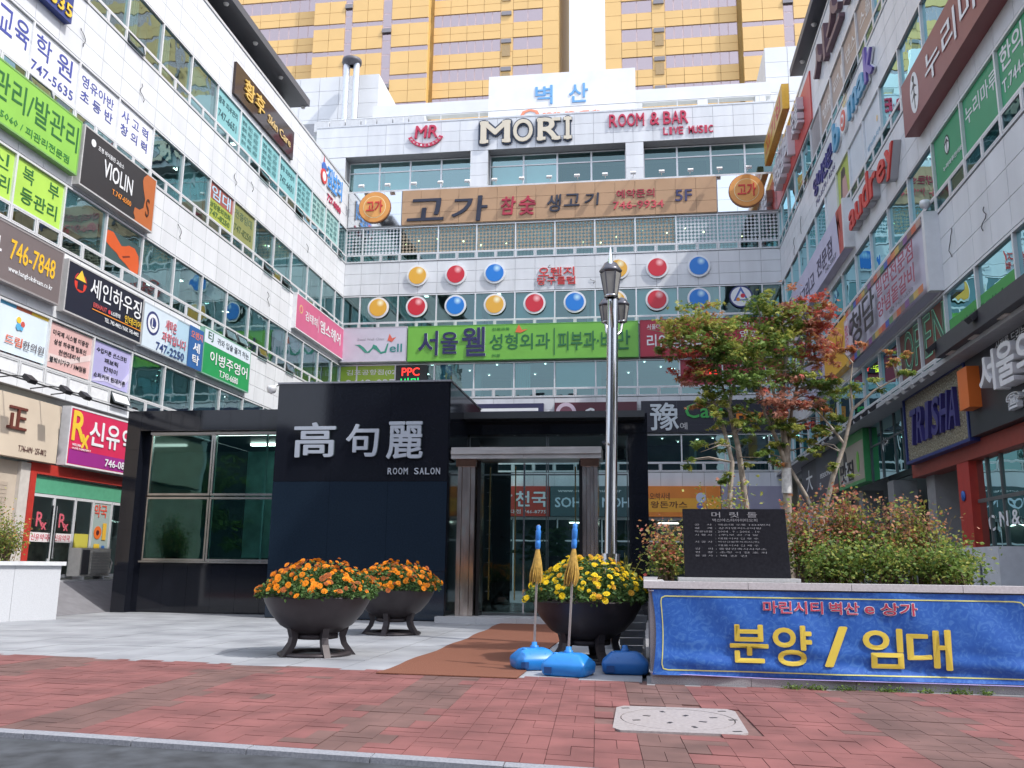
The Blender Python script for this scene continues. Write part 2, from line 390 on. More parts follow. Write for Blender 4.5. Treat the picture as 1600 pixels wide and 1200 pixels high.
# plaza: pale granite slabs
pz = tag(MB().prism([(-40, 16, -0.012), shear(-3.3, 5.02)+(-0.012,), shear(-0.02, 5.02)+(-0.012,), (0.0, 60, -0.012), (-40, 60, -0.012)], (0, 0, -0.13)).build('plaza', mat((0.13, 0.13, 0.14), 0.9, name='plaza joint')), kind='structure')
def edge_y(x): return 6.87-0.105*(x+3)+5.05+0.03*0
slabm = two_tone('plaza slab', (0.21, 0.22, 0.24), (0.345, 0.36, 0.385), 1.1, 0.65, lo=0.3, hi=0.7, bump=0.05)
n = n0 = 0; x = -0.03
slabs = []
while x > -18:
    y = 30.0
    while y > edge_y(x):
        y0 = max(y-1.2, edge_y(x-0.4)); slabs.append((x-0.8+.008, x-.008, y0+.009, y-.009, -0.05, R.uniform(-.002, .002))); y -= 1.2
    x -= 0.8
slabs = [b for b in slabs if b[3]-b[2] > 0.05 and not (b[2] > 24 and b[0] > -14.2) and not (b[0] < -14.6 and b[3] > 20)]
pieces(pz, 'slab', slabs, slabm, 290)
# raised lane of asphalt rising to the shops at the left, and ground behind
tag(MB().prism([(-14.45, 20.2, 0.003), (-14.45, 60, 0.003), (-16.3, 60, 0.76), (-16.3, 20.2, 0.76)], (0, 0, -0.9)).build('asphalt_lane', mat((0.17, 0.17, 0.185), 0.85, 0, 0.12, 4, bump=0.2, name='lane asphalt')), kind='structure')
tag(MB().box(XL-0.5, -16.28, 15, 60, -0.1, 0.80).build('shop_step', granite), kind='structure')
# inspection cover
mc = thing('inspection_cover', (0.29, 8.95, 0), 'square pale metal inspection cover with round lid set in the brick pavement', 'manhole cover')
cm = two_tone('pale cast metal', (0.26, 0.235, 0.235), (0.36, 0.33, 0.33), 30, 0.6, lo=0.3, hi=0.7)
x0, x1, y0, y1 = -0.29, 0.87, 8.26, 9.66; cx, cy, rr = .29, 8.96, .53
mb = MB(); N = 40; sq = []
for i in range(N):
    a = 2*math.pi*i/N; c, s_ = math.cos(a), math.sin(a); kx = min((x1-x0)/2/abs(c) if abs(c) > 1e-6 else 9, (y1-y0)/2/abs(s_) if abs(s_) > 1e-6 else 9)
    sq.append((cx+c*kx, cy+s_*kx, 0.006))
ci = [(cx+rr*math.cos(2*math.pi*i/N), cy+rr*1.12*math.sin(2*math.pi*i/N), 0.006) for i in range(N)]
mb.add(sq+ci, [(i, (i+1) % N, N+(i+1) % N, N+i) for i in range(N)]); mb.add([(a, b, -0.04) for a, b, c in ci]+ci, [(i, (i+1) % N, N+(i+1) % N, N+i) for i in range(N)])
mb.add(sq+[(a, b, -.05) for a, b, c in sq], [(i, N+i, N+(i+1) % N, (i+1) % N) for i in range(N)])
mb.build('frame', cm, mc)
mb = MB(); q = [(cx+(rr-.012)*math.cos(2*math.pi*i/N), cy+(rr*1.12-.012)*math.sin(2*math.pi*i/N), -0.03) for i in range(N)]; mb.prism(q, (0, 0, 0.035)); lid = mb.build('lid', cm, mc)
for a, r_ in ((20, .36), (65, .2), (110, .38), (160, .3), (200, .4), (250, .22), (290, .4), (335, .25)):
    MB().obox((cx+r_*math.cos(rad(a)), cy+r_*1.1*math.sin(rad(a)), 0.0055), ((math.cos(rad(a)), math.sin(rad(a)), 0), (-math.sin(rad(a)), math.cos(rad(a)), 0), (0, 0, 1)), (.035, .018, .002)).build('slot', BLACK, lid)
for a, b in ((.78, 8.4), (.8, 9.0), (-.2, 9.5), (.74, 9.5)):
    MB().obox((a, b, .0065), ((1, .3, 0), (-.3, 1, 0), (0, 0, 1)), (.04, .018, .0015)).build('slot', BLACK, mc)
# entrance mat
matm = mat((0.17, 0.062, 0.034), 0.95, 0, 0.25, 60, bump=0.6, name='coir mat')
mb = MB(); P = []
for i in range(21):
    t = i/20; y = 11.68+t*10.2; wob = 0.03*math.sin(i*1.3); P.append(((-3.42+wob+0.08*math.sin(t*3)), y, (-1.58+wob*.5)))
for i in range(20):
    a, b = P[i], P[i+1]; mb.add([(a[0], a[1], .004), (a[2], a[1]-.1*(i == 0), .004), (b[2], b[1], .004), (b[0], b[1], .004), (a[0], a[1], .016), (a[2], a[1]-.1*(i == 0), .016), (b[2], b[1], .016), (b[0], b[1], .016)], [(4, 5, 6, 7), (0, 1, 5, 4), (1, 2, 6, 5), (3, 0, 4, 7)])
tag(mb.build('entrance_mat', matm), 'long rust brown mat leading from the pavement to the black entrance', 'mat')

# ================================================================== COMMERCIAL BUILDINGS
TOP = [20.50, 16.40, 12.35, 8.25]; SILL = [18.87, 14.80, 10.85, 6.75]; VB = [18.40, 14.34, 10.34, 6.26]
def vent(W, u0, u1, z0, z1, par, ang, whitefilm=False):
    fr = 0.035; h = z1-z0; dn = Vector((0, 0, -1)); nm = W.nm(); ax = (dn*math.cos(ang)+nm*math.sin(ang)); out = (nm*math.cos(ang)+Vector((0, 0, 1))*math.sin(ang)); rd = W.rd()
    um = (u0+u1)/2; hw = (u1-u0)/2-0.02; o = W.p(um, z1-0.01, 0.005); mb = MB(); L = h-0.02
    mb.obox(o+ax*fr/2, (rd, ax, out), (hw, fr/2, .02)); mb.obox(o+ax*(L-fr/2), (rd, ax, out), (hw, fr/2, .02))
    mb.obox(o+ax*L/2+rd*(hw-fr/2), (rd, ax, out), (fr/2, L/2-fr, .02)); mb.obox(o+ax*L/2-rd*(hw-fr/2), (rd, ax, out), (fr/2, L/2-fr, .02))
    a = o+ax*fr; b = o+ax*(L-fr); k = hw-fr
    mb.add([a-rd*k, b-rd*k, b+rd*k, a+rd*k], [(0, 1, 2, 3)], 1)
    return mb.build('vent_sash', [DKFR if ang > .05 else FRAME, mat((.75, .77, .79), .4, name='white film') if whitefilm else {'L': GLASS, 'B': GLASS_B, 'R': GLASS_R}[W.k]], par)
def bay(W, u0, u1, zt, zs, zb, par, openp=0.15, half=True, whitevent=False, wf=0.0):
    """a window bay: mullions, sill rails, pane and two vents"""
    mb = MB(); f = 0.035
    W.box(mb, u0, u0+f, zb, zt, -.09, .03+wf); W.box(mb, u1-f, u1, zb, zt, -.09, .03+wf)
    W.box(mb, u0+f, u1-f, zt-.06, zt, -.09, .025+wf); W.box(mb, u0+f, u1-f, zs-.03, zs+.03, -.09, .025+wf); W.box(mb, u0+f, u1-f, zb, zb+.04, -.09, .025+wf)
    um = (u0+u1)/2
    if half and u1-u0 > 1.2: W.box(mb, um-.03, um+.03, zb+.04, zs-.03, -.09, .03+wf)
    wn = mb.build('window', FRAME, par)
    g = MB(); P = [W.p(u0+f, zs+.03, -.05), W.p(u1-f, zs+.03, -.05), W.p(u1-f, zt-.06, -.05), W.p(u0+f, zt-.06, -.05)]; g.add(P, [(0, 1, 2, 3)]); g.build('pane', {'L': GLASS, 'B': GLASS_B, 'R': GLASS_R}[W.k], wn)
    us = (u0+f, um-.03, um+.03, u1-f) if half and u1-u0 > 1.2 else (u0+f, u1-f)
    for i in range(0, len(us), 2):
        ang = rad(R.choice((14, 20, 26))) if R.random() < openp else 0
        vent(W, us[i], us[i+1], zb+.04, zs-.03, wn, ang, whitevent)
    return wn
def panels(W, u0, u1, z0, z1, nrow, step, phase):
    out = []; zs = [z0+(z1-z0)*i/nrow for i in range(nrow+1)]
    us = [u0]; u = phase
    while u < u0+.15: u += step
    while u < u1-.15: us.append(u); u += step
    us.append(u1)
    for a, b in zip(us[:-1], us[1:]):
        for c, d in zip(zs[:-1], zs[1:]): out.append(W.b6(a+.008, b-.008, c+.008, d-.008, -.035, 0))
    return out
def wing(W, root, ua, ub, mull, phase, ztop, depth, whiteset=(), openp=0.2, botband=True):
    P = []
    bands = [(TOP[i+1]+.04, VB[i]-.03, 3) for i in range(3)]+[(TOP[0]+.04, ztop, 4)]
    bands.append((5.5 if W.k == 'B' else 6.0, VB[3]-.03, 1))
    for z0, z1, n_ in bands: P += panels(W, ua, ub, z0, z1, n_, mull/2, phase)
    mb = MB()
    for z0, z1, n_ in bands: W.box(mb, ua, ub, z0, z1, -.25, -.036)
    for z0, z1, n_ in bands[:3]: W.box(mb, ua, ub, z0+.15, z1-.1, -depth, -.251, 1)
    W.box(mb, ua, ub, bands[3][0]+.15, bands[3][0]+.5, -depth, -.251, 1)
    W.box(mb, ua, ub, bands[4][0]-.2, bands[4][1]-.1, -depth, -.251, 1)
    mb.build('wall', [SUBST, INT_C], root)
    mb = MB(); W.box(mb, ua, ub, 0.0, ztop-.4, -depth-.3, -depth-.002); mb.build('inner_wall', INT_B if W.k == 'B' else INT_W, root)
    pieces(root, 'panel', P, WHITE, 300)
    mb = MB(); W.box(mb, ua, ub, ztop+.002, ztop+.12, -.4, .04); mb.build('parapet_cap', mat((.62, .64, .66), .4, .3, name='cap'), root)
    us = [ua]; u = phase
    while u < ua+.3: u += mull
    while u < ub-.3: us.append(u); u += mull
    us.append(ub)
    for r in range(4):
        for i, (a, b) in enumerate(zip(us[:-1], us[1:])):
            bay(W, a, b, TOP[r], SILL[r], VB[r], root, openp, whitevent=(r == 3 and W.k == 'L' and b < 27.6))
            q = R.random()
            if q < (0.30 if W.k == 'B' else 0.75):      # blinds and curtains
                mb = MB(); hgt = R.choice((.35, .75, 1.0, 1.0)); zt = TOP[r]-.07
                k = R.random()
                if k < .5: W.box(mb, a+.06, b-.06, zt-(zt-SILL[r])*hgt, zt, -.26, -.24)
                else:
                    uu = a+.06
                    while uu < a+.06+(b-a)*.35: W.box(mb, uu, uu+.1, SILL[r], zt, -.26-.03*R.random(), -.22); uu += .12
                mb.build('blind', BLIND, root)
            if R.random() < .45:
                for _ in range(R.choice((1, 1, 2))):
                    mb = MB(); uu = R.uniform(a, b-.3); ww = -R.uniform(.8, depth-1); W.box(mb, uu, uu+.22, TOP[r]+.165, TOP[r]+.185, ww-.22, ww); mb.build('ceiling_light', LIT, root)
            if i % 3 == 1:
                mb = MB(); W.box(mb, a-.25, a+.25, VB[r]-.5, TOP[r]+.2, -1.4, -.8); mb.build('column', INT_C, root)
    if W.k == 'B':
        for r in (2, 3):
            for q in range(26):
                uu = ua+.5+q*.92; ww = -(1.2+1.4*(q % 3)); mb = MB(); W.box(mb, uu, uu+.09, TOP[r]+.12, TOP[r]+.14, ww-.09, ww); mb.build('ceiling_light', LIT, root)
    for r in range(4):    # room partitions
        u = ua+R.uniform(2, 5)
        while u < ub-1:
            mb = MB(); W.box(mb, u, u+.12, VB[r]-.1, TOP[r]+.19, -depth+.01, -.9); mb.build('partition', mat(R.choice(((.42, .47, .46), (.28, .30, .30), (.45, .38, .28))), .8, name='partition'), root); u += R.uniform(4, 9)
mull, ph = 2.145, 46.6-2.145*22
left = thing('commercial_building', (XL, 32, 0.8), 'white panelled shop block along the left side covered in signboards', 'building')
wing(LW, left, 14.0, YB, mull, ph, 23.15, 5.0, openp=.22)
right = thing('commercial_building', (XR, 32, 0), 'white panelled shop block in shade along the right side of the court', 'building')
wing(RW, right, 15.6, YB, 2.17, 18.8-2.17*5, 23.35, 5.0, openp=.12)
back = thing('commercial_building', (-5, YB, 0), 'white panelled shop block closing the far end of the court below the towers', 'building')
wing(BW, back, XL, XR, 2.245, -15.86, 22.70, 6.0, openp=.0)
# end walls and flat roofs
for par, x0, x1 in ((left, XL-7, XL-.26), (right, XR+.26, XR+7)):
    y0 = 14.0 if par is left else 15.6
    MB().box(x0, x1, y0-.3, y0-.01, 0, 23.2).build('end_wall', WHITE, par)
    MB().box(x0, x1, y0, YB, 22.4, 22.7).build('roof', INT_C, par)
    MB().box(x0, x1, y0, YB, 0.5, 0.8).build('floor', INT_C, par)
MB().box(XL-3, XR+3, YB+.3, YB+8, 26.4, 26.7).build('roof', INT_C, back)
MB().box(XR+6.6, XR+7, 15.3, YB+3, 0, 23.3).build('rear_wall', WHITE, right)
MB().box(XL-7.4, XL-7, 13.7, YB+3, 0, 23.1).build('rear_wall', WHITE, left)
MB().box(XL-7, XL-.3, YB+.01, YB+8, 0, 23.5).build('core_wall', WHITE, left)
MB().box(XR+.3, XR+7, YB+.01, YB+8, 0, 23.5).build('core_wall', WHITE, right)
# oversailing dark roofs
darkr = mat((0.11, 0.115, 0.13), 0.5, 0.2, 0.08, 1, name='dark roof metal')
for par, xo, xi, y0 in ((left, -16.42, -23.0, 13.8), (right, 7.22, 13.6, 15.4)):
    MB().box(xi, xo, y0, 40.2, 24.1, 24.45).build('canopy_roof', darkr, par)
    sx = 1 if xo > xi else -1; xc = XL-.9 if par is left else XR+.9
    y = y0+2
    while y < 40:
        MB().box(xc-.25, xc+.25, y, y+.5, 22.7, 24.099).build('column', mat((.42, .44, .47), .5, name='grey column'), par)
        MB().lathe([(0, -.10), (.09, -.08), (.12, 0)], (xo-sx*.35, y+1.2, 24.098), 10).build('downlight', mat((.8, .8, .78), .3, name='lamp dome'), par); y += 2.9
    MB().box(xc-.12-sx*1.2, xc+.12-sx*1.2, y0+1, 40, 22.7, 24.098).build('penthouse_wall', mat((.25, .26, .28), .6, name='grey wall'), par)
# --- back block: top storey and parapet band
P = panels(BW, XL-2.2, XR+1.5, 25.05, 27.0, 3, 1.12, -15.86)
pieces(back, 'panel', P, WHITE, 90)
BWt = mat((.5, .52, .55), .6, name='soffit grey')
MB().box(XL-2.2, XR+1.5, YB+.036, YB+.9, 25.06, 26.98).build('wall', SUBST, back)
MB().box(XL-2.2, XR+1.5, YB-.02, YB+.5, 27.002, 27.1).build('parapet_cap', mat((.62, .64, .66), .4, .3, name='cap'), back)
MB().box(XL-.3, XR+1.5, YB+.037, YB+6, 22.3, 22.69).build('floor', INT_C, back)
MB().box(XL-2, XR+2, YB+6.0, YB+6.3, 22.69, 26.9).build('inner_wall', INT_W, back)
for a, b in ((XL-2.2, XL-.3), (-9.6, -8.55), (-.62, .4)):
    col = MB().box(a, b, YB+.04, YB+.9, 22.72, 25.045).build('column', SUBST, back)
    pieces(col, 'panel', [(a+.01, b-.01, YB, YB+.04, 22.73+i*.77, 22.73+(i+1)*.77-.015) for i in range(3)], WHITE)
for a, b in ((-17.15, -9.6), (-8.55, -.62), (.4, 7.95)):
    n_ = 4 if b-a > 7.8 else 3; n_ = 4
    for i in range(n_):
        u0, u1 = a+(b-a)*i/n_, a+(b-a)*(i+1)/n_; mb = MB()
        for q in ((u0, u0+.05, 22.7, 25.0), (u1-.05, u1, 22.7, 25.0), (u0+.05, u1-.05, 24.30, 24.37), (u0+.05, u1-.05, 24.94, 25.0), (u0+.05, u1-.05, 22.7, 22.76)):
            mb.box(q[0], q[1], YB+.78, YB+.86, q[2], q[3])
        wn = mb.build('window', FRAME, back)
        for z0, z1 in ((22.76, 24.30), (24.37, 24.94)):
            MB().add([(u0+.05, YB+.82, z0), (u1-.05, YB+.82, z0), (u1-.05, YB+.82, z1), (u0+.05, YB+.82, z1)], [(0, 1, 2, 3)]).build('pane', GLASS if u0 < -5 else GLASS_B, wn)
        if i in (0, 1) and a < 0: MB().box(u0+.1, u1-.1, YB+1.6, YB+1.62, 22.8, 24.9).build('blind', BLIND, back)
        else: MB().box(u0+.1, u1-.1, YB+2.6, YB+2.62, 22.8, 24.9).build('partition', mat((.05, .055, .07), .7, name='dark screen'), back)
MB().box(XL-.3, XR, YB+.9, YB+6, 25.05, 25.2).build('ceiling', INT_C, back)
# roof rail
rail = thing('roof_railing', (-5, YB-.05, 27.1), 'thin white handrail along the top of the far block', 'railing')
MB().tube([(XL-2, YB+.1, 27.55), (XR+1.5, YB+.1, 27.55)], .035, 6).build('handrail', FRAME, rail)
for i in range(12): MB().tube([(XL-1.5+i*2.3, YB+.1, 27.1), (XL-1.5+i*2.3, YB+.1, 27.53)], .025, 6).build('post', FRAME, rail)
lv = thing('roof_louvre', (-17, YB+1.2, 27.1), 'row of light grey equipment boxes behind the parapet at far left', 'roof unit')
for i in range(7): MB().box(-19.6+i*1.0, -18.66+i*1.0, YB+.9, YB+1.6, 27.3, 27.95).build('panel', mat((.6, .62, .64), .5, name='grey box'), lv)
# penthouses of panels
for nm_, x0, x1, lab in (('stair_tower', -26, -16.6, 'white panelled roof stair tower at the left behind the parapet'), ('stair_tower', 7.9, 16, 'white panelled roof stair tower at the right behind the parapet')):
    t = thing(nm_, ((x0+x1)/2, 52, 26.7), lab, 'roof building')
    mb = MB(); mb.box(x0+.04, x1-.04, 52.04, 58, 26.7, 32.8); mb.build('wall', SUBST, t)
    bx = []
    n_ = int((x1-x0)/1.2)
    for i in range(n_):
        for j in range(6): bx.append((x0+i*(x1-x0)/n_+.012, x0+(i+1)*(x1-x0)/n_-.012, 52, 52.04, 26.75+j*1.01, 26.75+j*1.01+.99))
    for i in range(5):
        for j in range(6):
            xs = x1-.04 if x0 < 0 else x0; bx.append((xs, xs+.04, 52.06+i*1.19, 52.06+i*1.19+1.17, 26.75+j*1.01, 26.75+j*1.01+.99))
    pieces(t, 'panel', bx, mat((.72, .74, .76), .4, 0, .04, 1, objvar=.02, name='penthouse panel'))
    if x0 < 0: MB().box(-21.8, -20.4, 51.97, 52.03, 28.6, 29.5).build('louvre', mat((.35, .36, .38), .6, name='louvre'), t)
pp = thing('flue_pipes', (-18.1, 51, 26.8), 'pair of tall steel flue pipes standing by the left stair tower', 'pipes')
for dx in (-.32, .32):
    MB().tube([(-18.1+dx, 50.9, 26.7), (-18.1+dx, 50.9, 33.0)], .20, 16).build('pipe', mat((.75, .78, .82), .25, .6, name='bright steel'), pp)
MB().lathe([(.2, 0), (.62, .18), (.62, .42), (.3, .55), (0, .55)], (-18.1, 50.9, 32.8), 20).build('cowl', mat((.1, .1, .12), .5, name='dark cowl'), pp)
# open roof frame
rf = thing('roof_frame', (-4, 51, 26.7), 'open white concrete frame along the roof beneath the towers', 'roof frame')
wm = mat((.74, .76, .78), .5, 0, .04, 1, name='white render')
MB().box(-16.6, 8.0, 51, 51.5, 29.05, 29.95).build('beam', wm, rf)
for x in (-13.4, -8.8, .1, 4.0, 7.4): MB().box(x-.3, x+.3, 51.003, 51.45, 26.7, 29.048).build('post', wm, rf)
# name board on the roof
sign(BW, 'roof_sign', 'big white roof board with blue Korean letters and orange word', -8.75, 0.0, 27.12, 30.25, .25, (.82, .84, .86),
     [('T', '벽', .325, .44, .36, .74, (.16, .40, .72), .03, .04), ('T', '산', .555, .68, .36, .74, (.16, .40, .72), .03, .04), ('T', 'Orange', .22, .77, -.10, .27, (.85, .30, .18), .03, .03)], w0=-1.2)

# ================================================================== TOWERS
yel = mat((0.76, 0.50, 0.20), 0.6, 0, .04, .3, objvar=.02, name='ochre tower panel')
tgl = glass('pinkish tower glass', (.80, .70, .70), .45, 0.03, (1, .84, .84))
tdk = mat((.25, .24, .26), .6, name='tower shade box')
def tower(label, x0, x1, mirror):
    t = thing('apartment_tower', ((x0+x1)/2, 100, 0), label, 'tower')
    sg = -1 if mirror else 1; E = x1 if not mirror else x0   # E: inner edge next to the sky gap
    Xf = lambda d: E-sg*d                                    # distance d from inner edge
    MB().box(x0+.1, x1-.1, 95.3, 112, 0, 95).build('wall', mat((.5, .34, .12), .7, name='tower core'), t)
    pan, win = [], []
    z = 40.0; fl = 3.62
    zones = []                                              # (d0,d1,y,kind)
    for k_ in range(14):
        zb = 40.6+fl*k_
        # outer face zone: plain strip, window pair, vent, window band
        for d0, d1, n_ in ((0, 1.9, 1), (5.4, 6.9, 1)):
            for h in (0, 1): pan.append((min(Xf(d0), Xf(d1))+.02, max(Xf(d0), Xf(d1))-.02, 95, 95.3, zb+h*fl/2+.02, zb+(h+1)*fl/2-.02))
        for d0, d1 in ((1.9, 5.4), (6.9, 15.0)):
            n_ = 2 if d0 < 3 else 4
            for i in range(n_):
                a, b = Xf(d0+(d1-d0)*i/n_), Xf(d0+(d1-d0)*(i+1)/n_)
                for h in (0, 1): pan.append((min(a, b)+.02, max(a, b)-.02, 95, 95.3, zb+h*.99+.02, zb+(h+1)*.99-.02))
                m_ = 1 if d0 < 3 else 2
                for j in range(m_):
                    c, e = a+(b-a)*j/m_, a+(b-a)*(j+1)/m_; win.append((min(c, e), max(c, e), 95.12, zb+2.0, zb+fl-.02))
        if k_ % 1 == 0:
            MB().box(min(Xf(5.6), Xf(6.8)), max(Xf(5.6), Xf(6.8)), 94.8, 95.0, zb+2.9, zb+3.4).build('shade_box', tdk, t)
            if (k_*7) % 3: MB().box(min(Xf(5.7), Xf(6.7)), max(Xf(5.7), Xf(6.7)), 94.9, 95.0, zb+1.2, zb+2.6).build('louvre', mat((.40, .28, .14), .6, name='brown louvre'), t)
        # projecting bay with thin ribbon windows and upright glass strips
        for d0, d1 in ((15.4, 19.9), (21.0, 24.8), (25.7, 29.6)):
            a, b = Xf(d0), Xf(d1)
            for i in range(2):
                c, e = a+(b-a)*i/2, a+(b-a)*(i+1)/2
                for h in (0, 1): pan.append((min(c, e)+.02, max(c, e)-.02, 93.8, 94.1, zb+h*1.5+.02-.9, zb+(h+1)*1.5-.02-.9))
                win.append((min(c, e), max(c, e), 93.92, zb+3.0-.9, zb+fl-.9))
        for d0, d1 in ((19.9, 21.0), (24.8, 25.7)):
            a, b = sorted((Xf(d0), Xf(d1))); win.append((a, b, 93.9, zb, zb+fl*.5)); win.append((a, b, 93.9, zb+fl*.5, zb+fl))
            if (k_+int(d0)) % 2: MB().box(a, b, 93.6, 93.85, zb+1.0, zb+1.5).build('shade_box', tdk, t)
        d0, d1 = 29.6, 42
        a, b = Xf(d0), Xf(d1)
        for i in range(5):
            c, e = a+(b-a)*i/5, a+(b-a)*(i+1)/5
            for h in (0, 1): pan.append((min(c, e)+.02, max(c, e)-.02, 95, 95.3, zb+h*.95+.02, zb+(h+1)*.95-.02))
            for j in range(2): q, r_ = sorted((c+(e-c)*j/2, c+(e-c)*(j+1)/2)); win.append((q, r_, 95.12, zb+1.92, zb+fl-.02))
    a, b = sorted((Xf(15.4), Xf(29.6))); MB().box(a+.05, b-.05, 94.1, 95.29, 36, 92).build('bay', mat((.60, .39, .12), .7, name='bay side'), t)
    pieces(t, 'panel', pan, yel, 290)
    def sc(wn): return (Vector((wn[0], wn[2], wn[3]))-Vector((-8, 95, 62))).length
    win.sort(key=sc); rest = MB()
    fm = mat((.58, .44, .44), .5, name='tower window frame')
    for i, (a, b, y, z0, z1) in enumerate(win):
        mb = MB(); mb.add([(a+.06, y, z0+.06), (b-.06, y, z0+.06), (b-.06, y, z1-.06), (a+.06, y, z1-.06)], [(0, 1, 2, 3)], 1)
        mb.box(a, b, y+.01, y+.08, z0, z1, 0)
        if i < 140: mb.build('window', [fm, tgl], t)
        else: rest.add(mb.v, mb.f); rest.m[-len(mb.m):] = mb.m
    if rest.v: rest.build('window_field', [fm, tgl], t)['kind'] = 'stuff'
tower('ochre apartment tower left of the gap of sky', -60, -8.8, False)
tower('ochre apartment tower right of the gap of sky', -3.4, 46, True)


# ================================================================== SIGNS, LEFT BLOCK
K = {}
white, navy, red, yl, org, blk, grn, lgrn, brn = (.78,.80,.82), (.03,.04,.16), (.62,.04,.07), (.80,.55,.05), (.80,.28,.04), (.02,.02,.025), (.04,.34,.13), (.26,.56,.08), (.16,.12,.12)
sign(LW, 'wall_sign', 'small dark blue sign with yellow digits high on the left wall', 19.0, 22.1, 17.05, 18.3, 0.22, (.03,.05,.22), [('T', '교육학원', .1, .9, .55, .9, white, .03), ('T', '747-5635', .12, .98, .1, .42, yl, .04, .03)])
g1 = 'white window films of the academy'
film(LW, 'white film with two large blue Korean letters, nearest of the academy row', 18.72, 20.85, 14.83, 16.33, white, [('T', '교', .38, .66, .35, .85, (.06,.08,.35), .01), ('T', '육', .70, .97, .35, .85, (.06,.08,.35), .01)], g1)
film(LW, 'white film with blue letters above the phone number 747-5635', 20.87, 22.99, 14.83, 16.33, white, [('T', '학', .10, .42, .45, .9, (.06,.08,.35), .01), ('T', '원', .55, .88, .45, .9, (.06,.08,.35), .01), ('T', '747-5635', .05, .95, .1, .3, (.06,.08,.35), .005)], g1)
film(LW, 'white film with two lines of small blue letters, four above and three below', 23.01, 25.14, 14.83, 16.33, white, [('T', '영유아반', .1, .9, .60, .85, (.06,.08,.35)), ('T', '초 등 반', .1, .9, .28, .52, (.06,.08,.35))], g1)
film(LW, 'white film with two lines of three blue letters, last of the academy row', 25.16, 27.28, 14.83, 16.33, white, [('T', '사 고 력', .12, .88, .60, .85, (.06,.08,.35)), ('T', '창 의 력', .12, .88, .28, .52, (.06,.08,.35))], g1)
sign(LW, 'shop_sign', 'bright green sign about skin and foot care left of the violin sign', 14.5, 23.15, 12.68, 14.42, 0.20, lgrn, [('T', '두피관리/발관리', .40, .985, .38, .84, (.02,.14,.03), .012), ('T', 'T.741-5060 / 피관리전문점', .5, .95, .1, .24, (.04,.22,.05))], frame=(.2,.4,.12))
film(LW, 'yellow green film with care words at the left frame edge', 18.72, 20.85, 10.9, 12.28, (.42,.68,.10), [('T', '전신', .2, .9, .58, .9, (.03,.15,.04)), ('T', '얼굴관리', .1, .95, .14, .46, (.03,.15,.04))])
film(LW, 'yellow green film with five dark green letters below the green sign', 20.87, 22.99, 10.9, 12.28, (.42,.68,.10), [('T', '복', .16, .38, .58, .9, (.03,.15,.04)), ('T', '부', .68, .90, .58, .9, (.03,.15,.04)), ('T', '등관리', .16, .90, .14, .46, (.03,.15,.04))])
viol = (.46,.13,.035)
body = [(.80, 0), (1, 0), (1, .98), (.86, .98), (.81, .88), (.80, .80), (.82, .66), (.855, .50), (.84, .34), (.79, .26), (.72, .25), (.71, .14), (.74, .06), (.70, 0)]
sign(LW, 'violin_sign', 'black sign reading VIOLIN with an orange violin body at its right', 23.25, 27.42, 12.47, 14.42, 0.22, (.03,.028,.03), [('P', body, viol), ('T', 'VIOLIN', .27, .66, .40, .68, white, .035, .01), ('D', .12, .80, .12, white), ('T', '조정 바이올린 교습소', .18, .52, .74, .82, white), ('T', 'T.747-6500', .40, .66, .2, .29, org), ('T', 'S', .87, .92, .22, .55, (.06,.02,.01), 0.0)], frame=(.5,.5,.5))
film(LW, 'picture film of a red violin lying along the lower windows', 25.16, 27.28, 10.88, 11.9, (.045,.09,.09), [('P', [(.02,.70),(.08,.92),(.22,.95),(.34,.80),(.46,.66),(.56,.72),(.66,.82),(.82,.84),(.94,.66),(.98,.36),(.97,.05),(.78,.02),(.60,.16),(.44,.24),(.36,.34),(.18,.42),(.05,.52)], (.62,.10,.02)), ('P', [(.50,.35),(.70,.5),(.72,.46),(.53,.30)], (.2,.03,.01))])
sign(LW, 'shop_sign', 'grey brown sign with large yellow phone number 746-7848', 14.5, 23.0, 8.58, 10.2, 0.21, (.17,.14,.14), [('T', '행복', .52, .70, .30, .72, white, .02), ('T', '746-7848', .74, .96, .42, .76, (.80,.48,.03), .03), ('T', 'www.hangbokdream.co.kr', .74, .955, .18, .30, white)], frame=(.3,.28,.28))
sign(LW, 'shop_sign', 'black sign with white Korean letters and a red and yellow round house emblem', 23.2, 27.35, 8.5, 10.1, 0.22, (.012,.014,.03), [('D', .16, .66, .30, (.65,.05,.03)), ('P', [(.085,.66),(.16,.95),(.235,.66)], (.012,.014,.03)), ('P', [(.10,.70),(.16,.90),(.22,.70)], yl), ('R', .125, .195, .52, .66, (.012,.014,.03)), ('T', '세인하우징', .28, .96, .50, .88, white, .03), ('R', .32, .98, .265, .285, org), ('T', 'EIRHAUT', .33, .50, .32, .41, (.6,.1,.1)), ('D', .535, .36, .07, red), ('T', 'LG화학', .56, .68, .32, .41, white), ('T', '인테리어', .74, .97, .30, .46, yl, .03), ('T', 'TEL. 742-4402 / FAX. 742-4402', .48, .95, .13, .21, white)], frame=(.45,.45,.45))
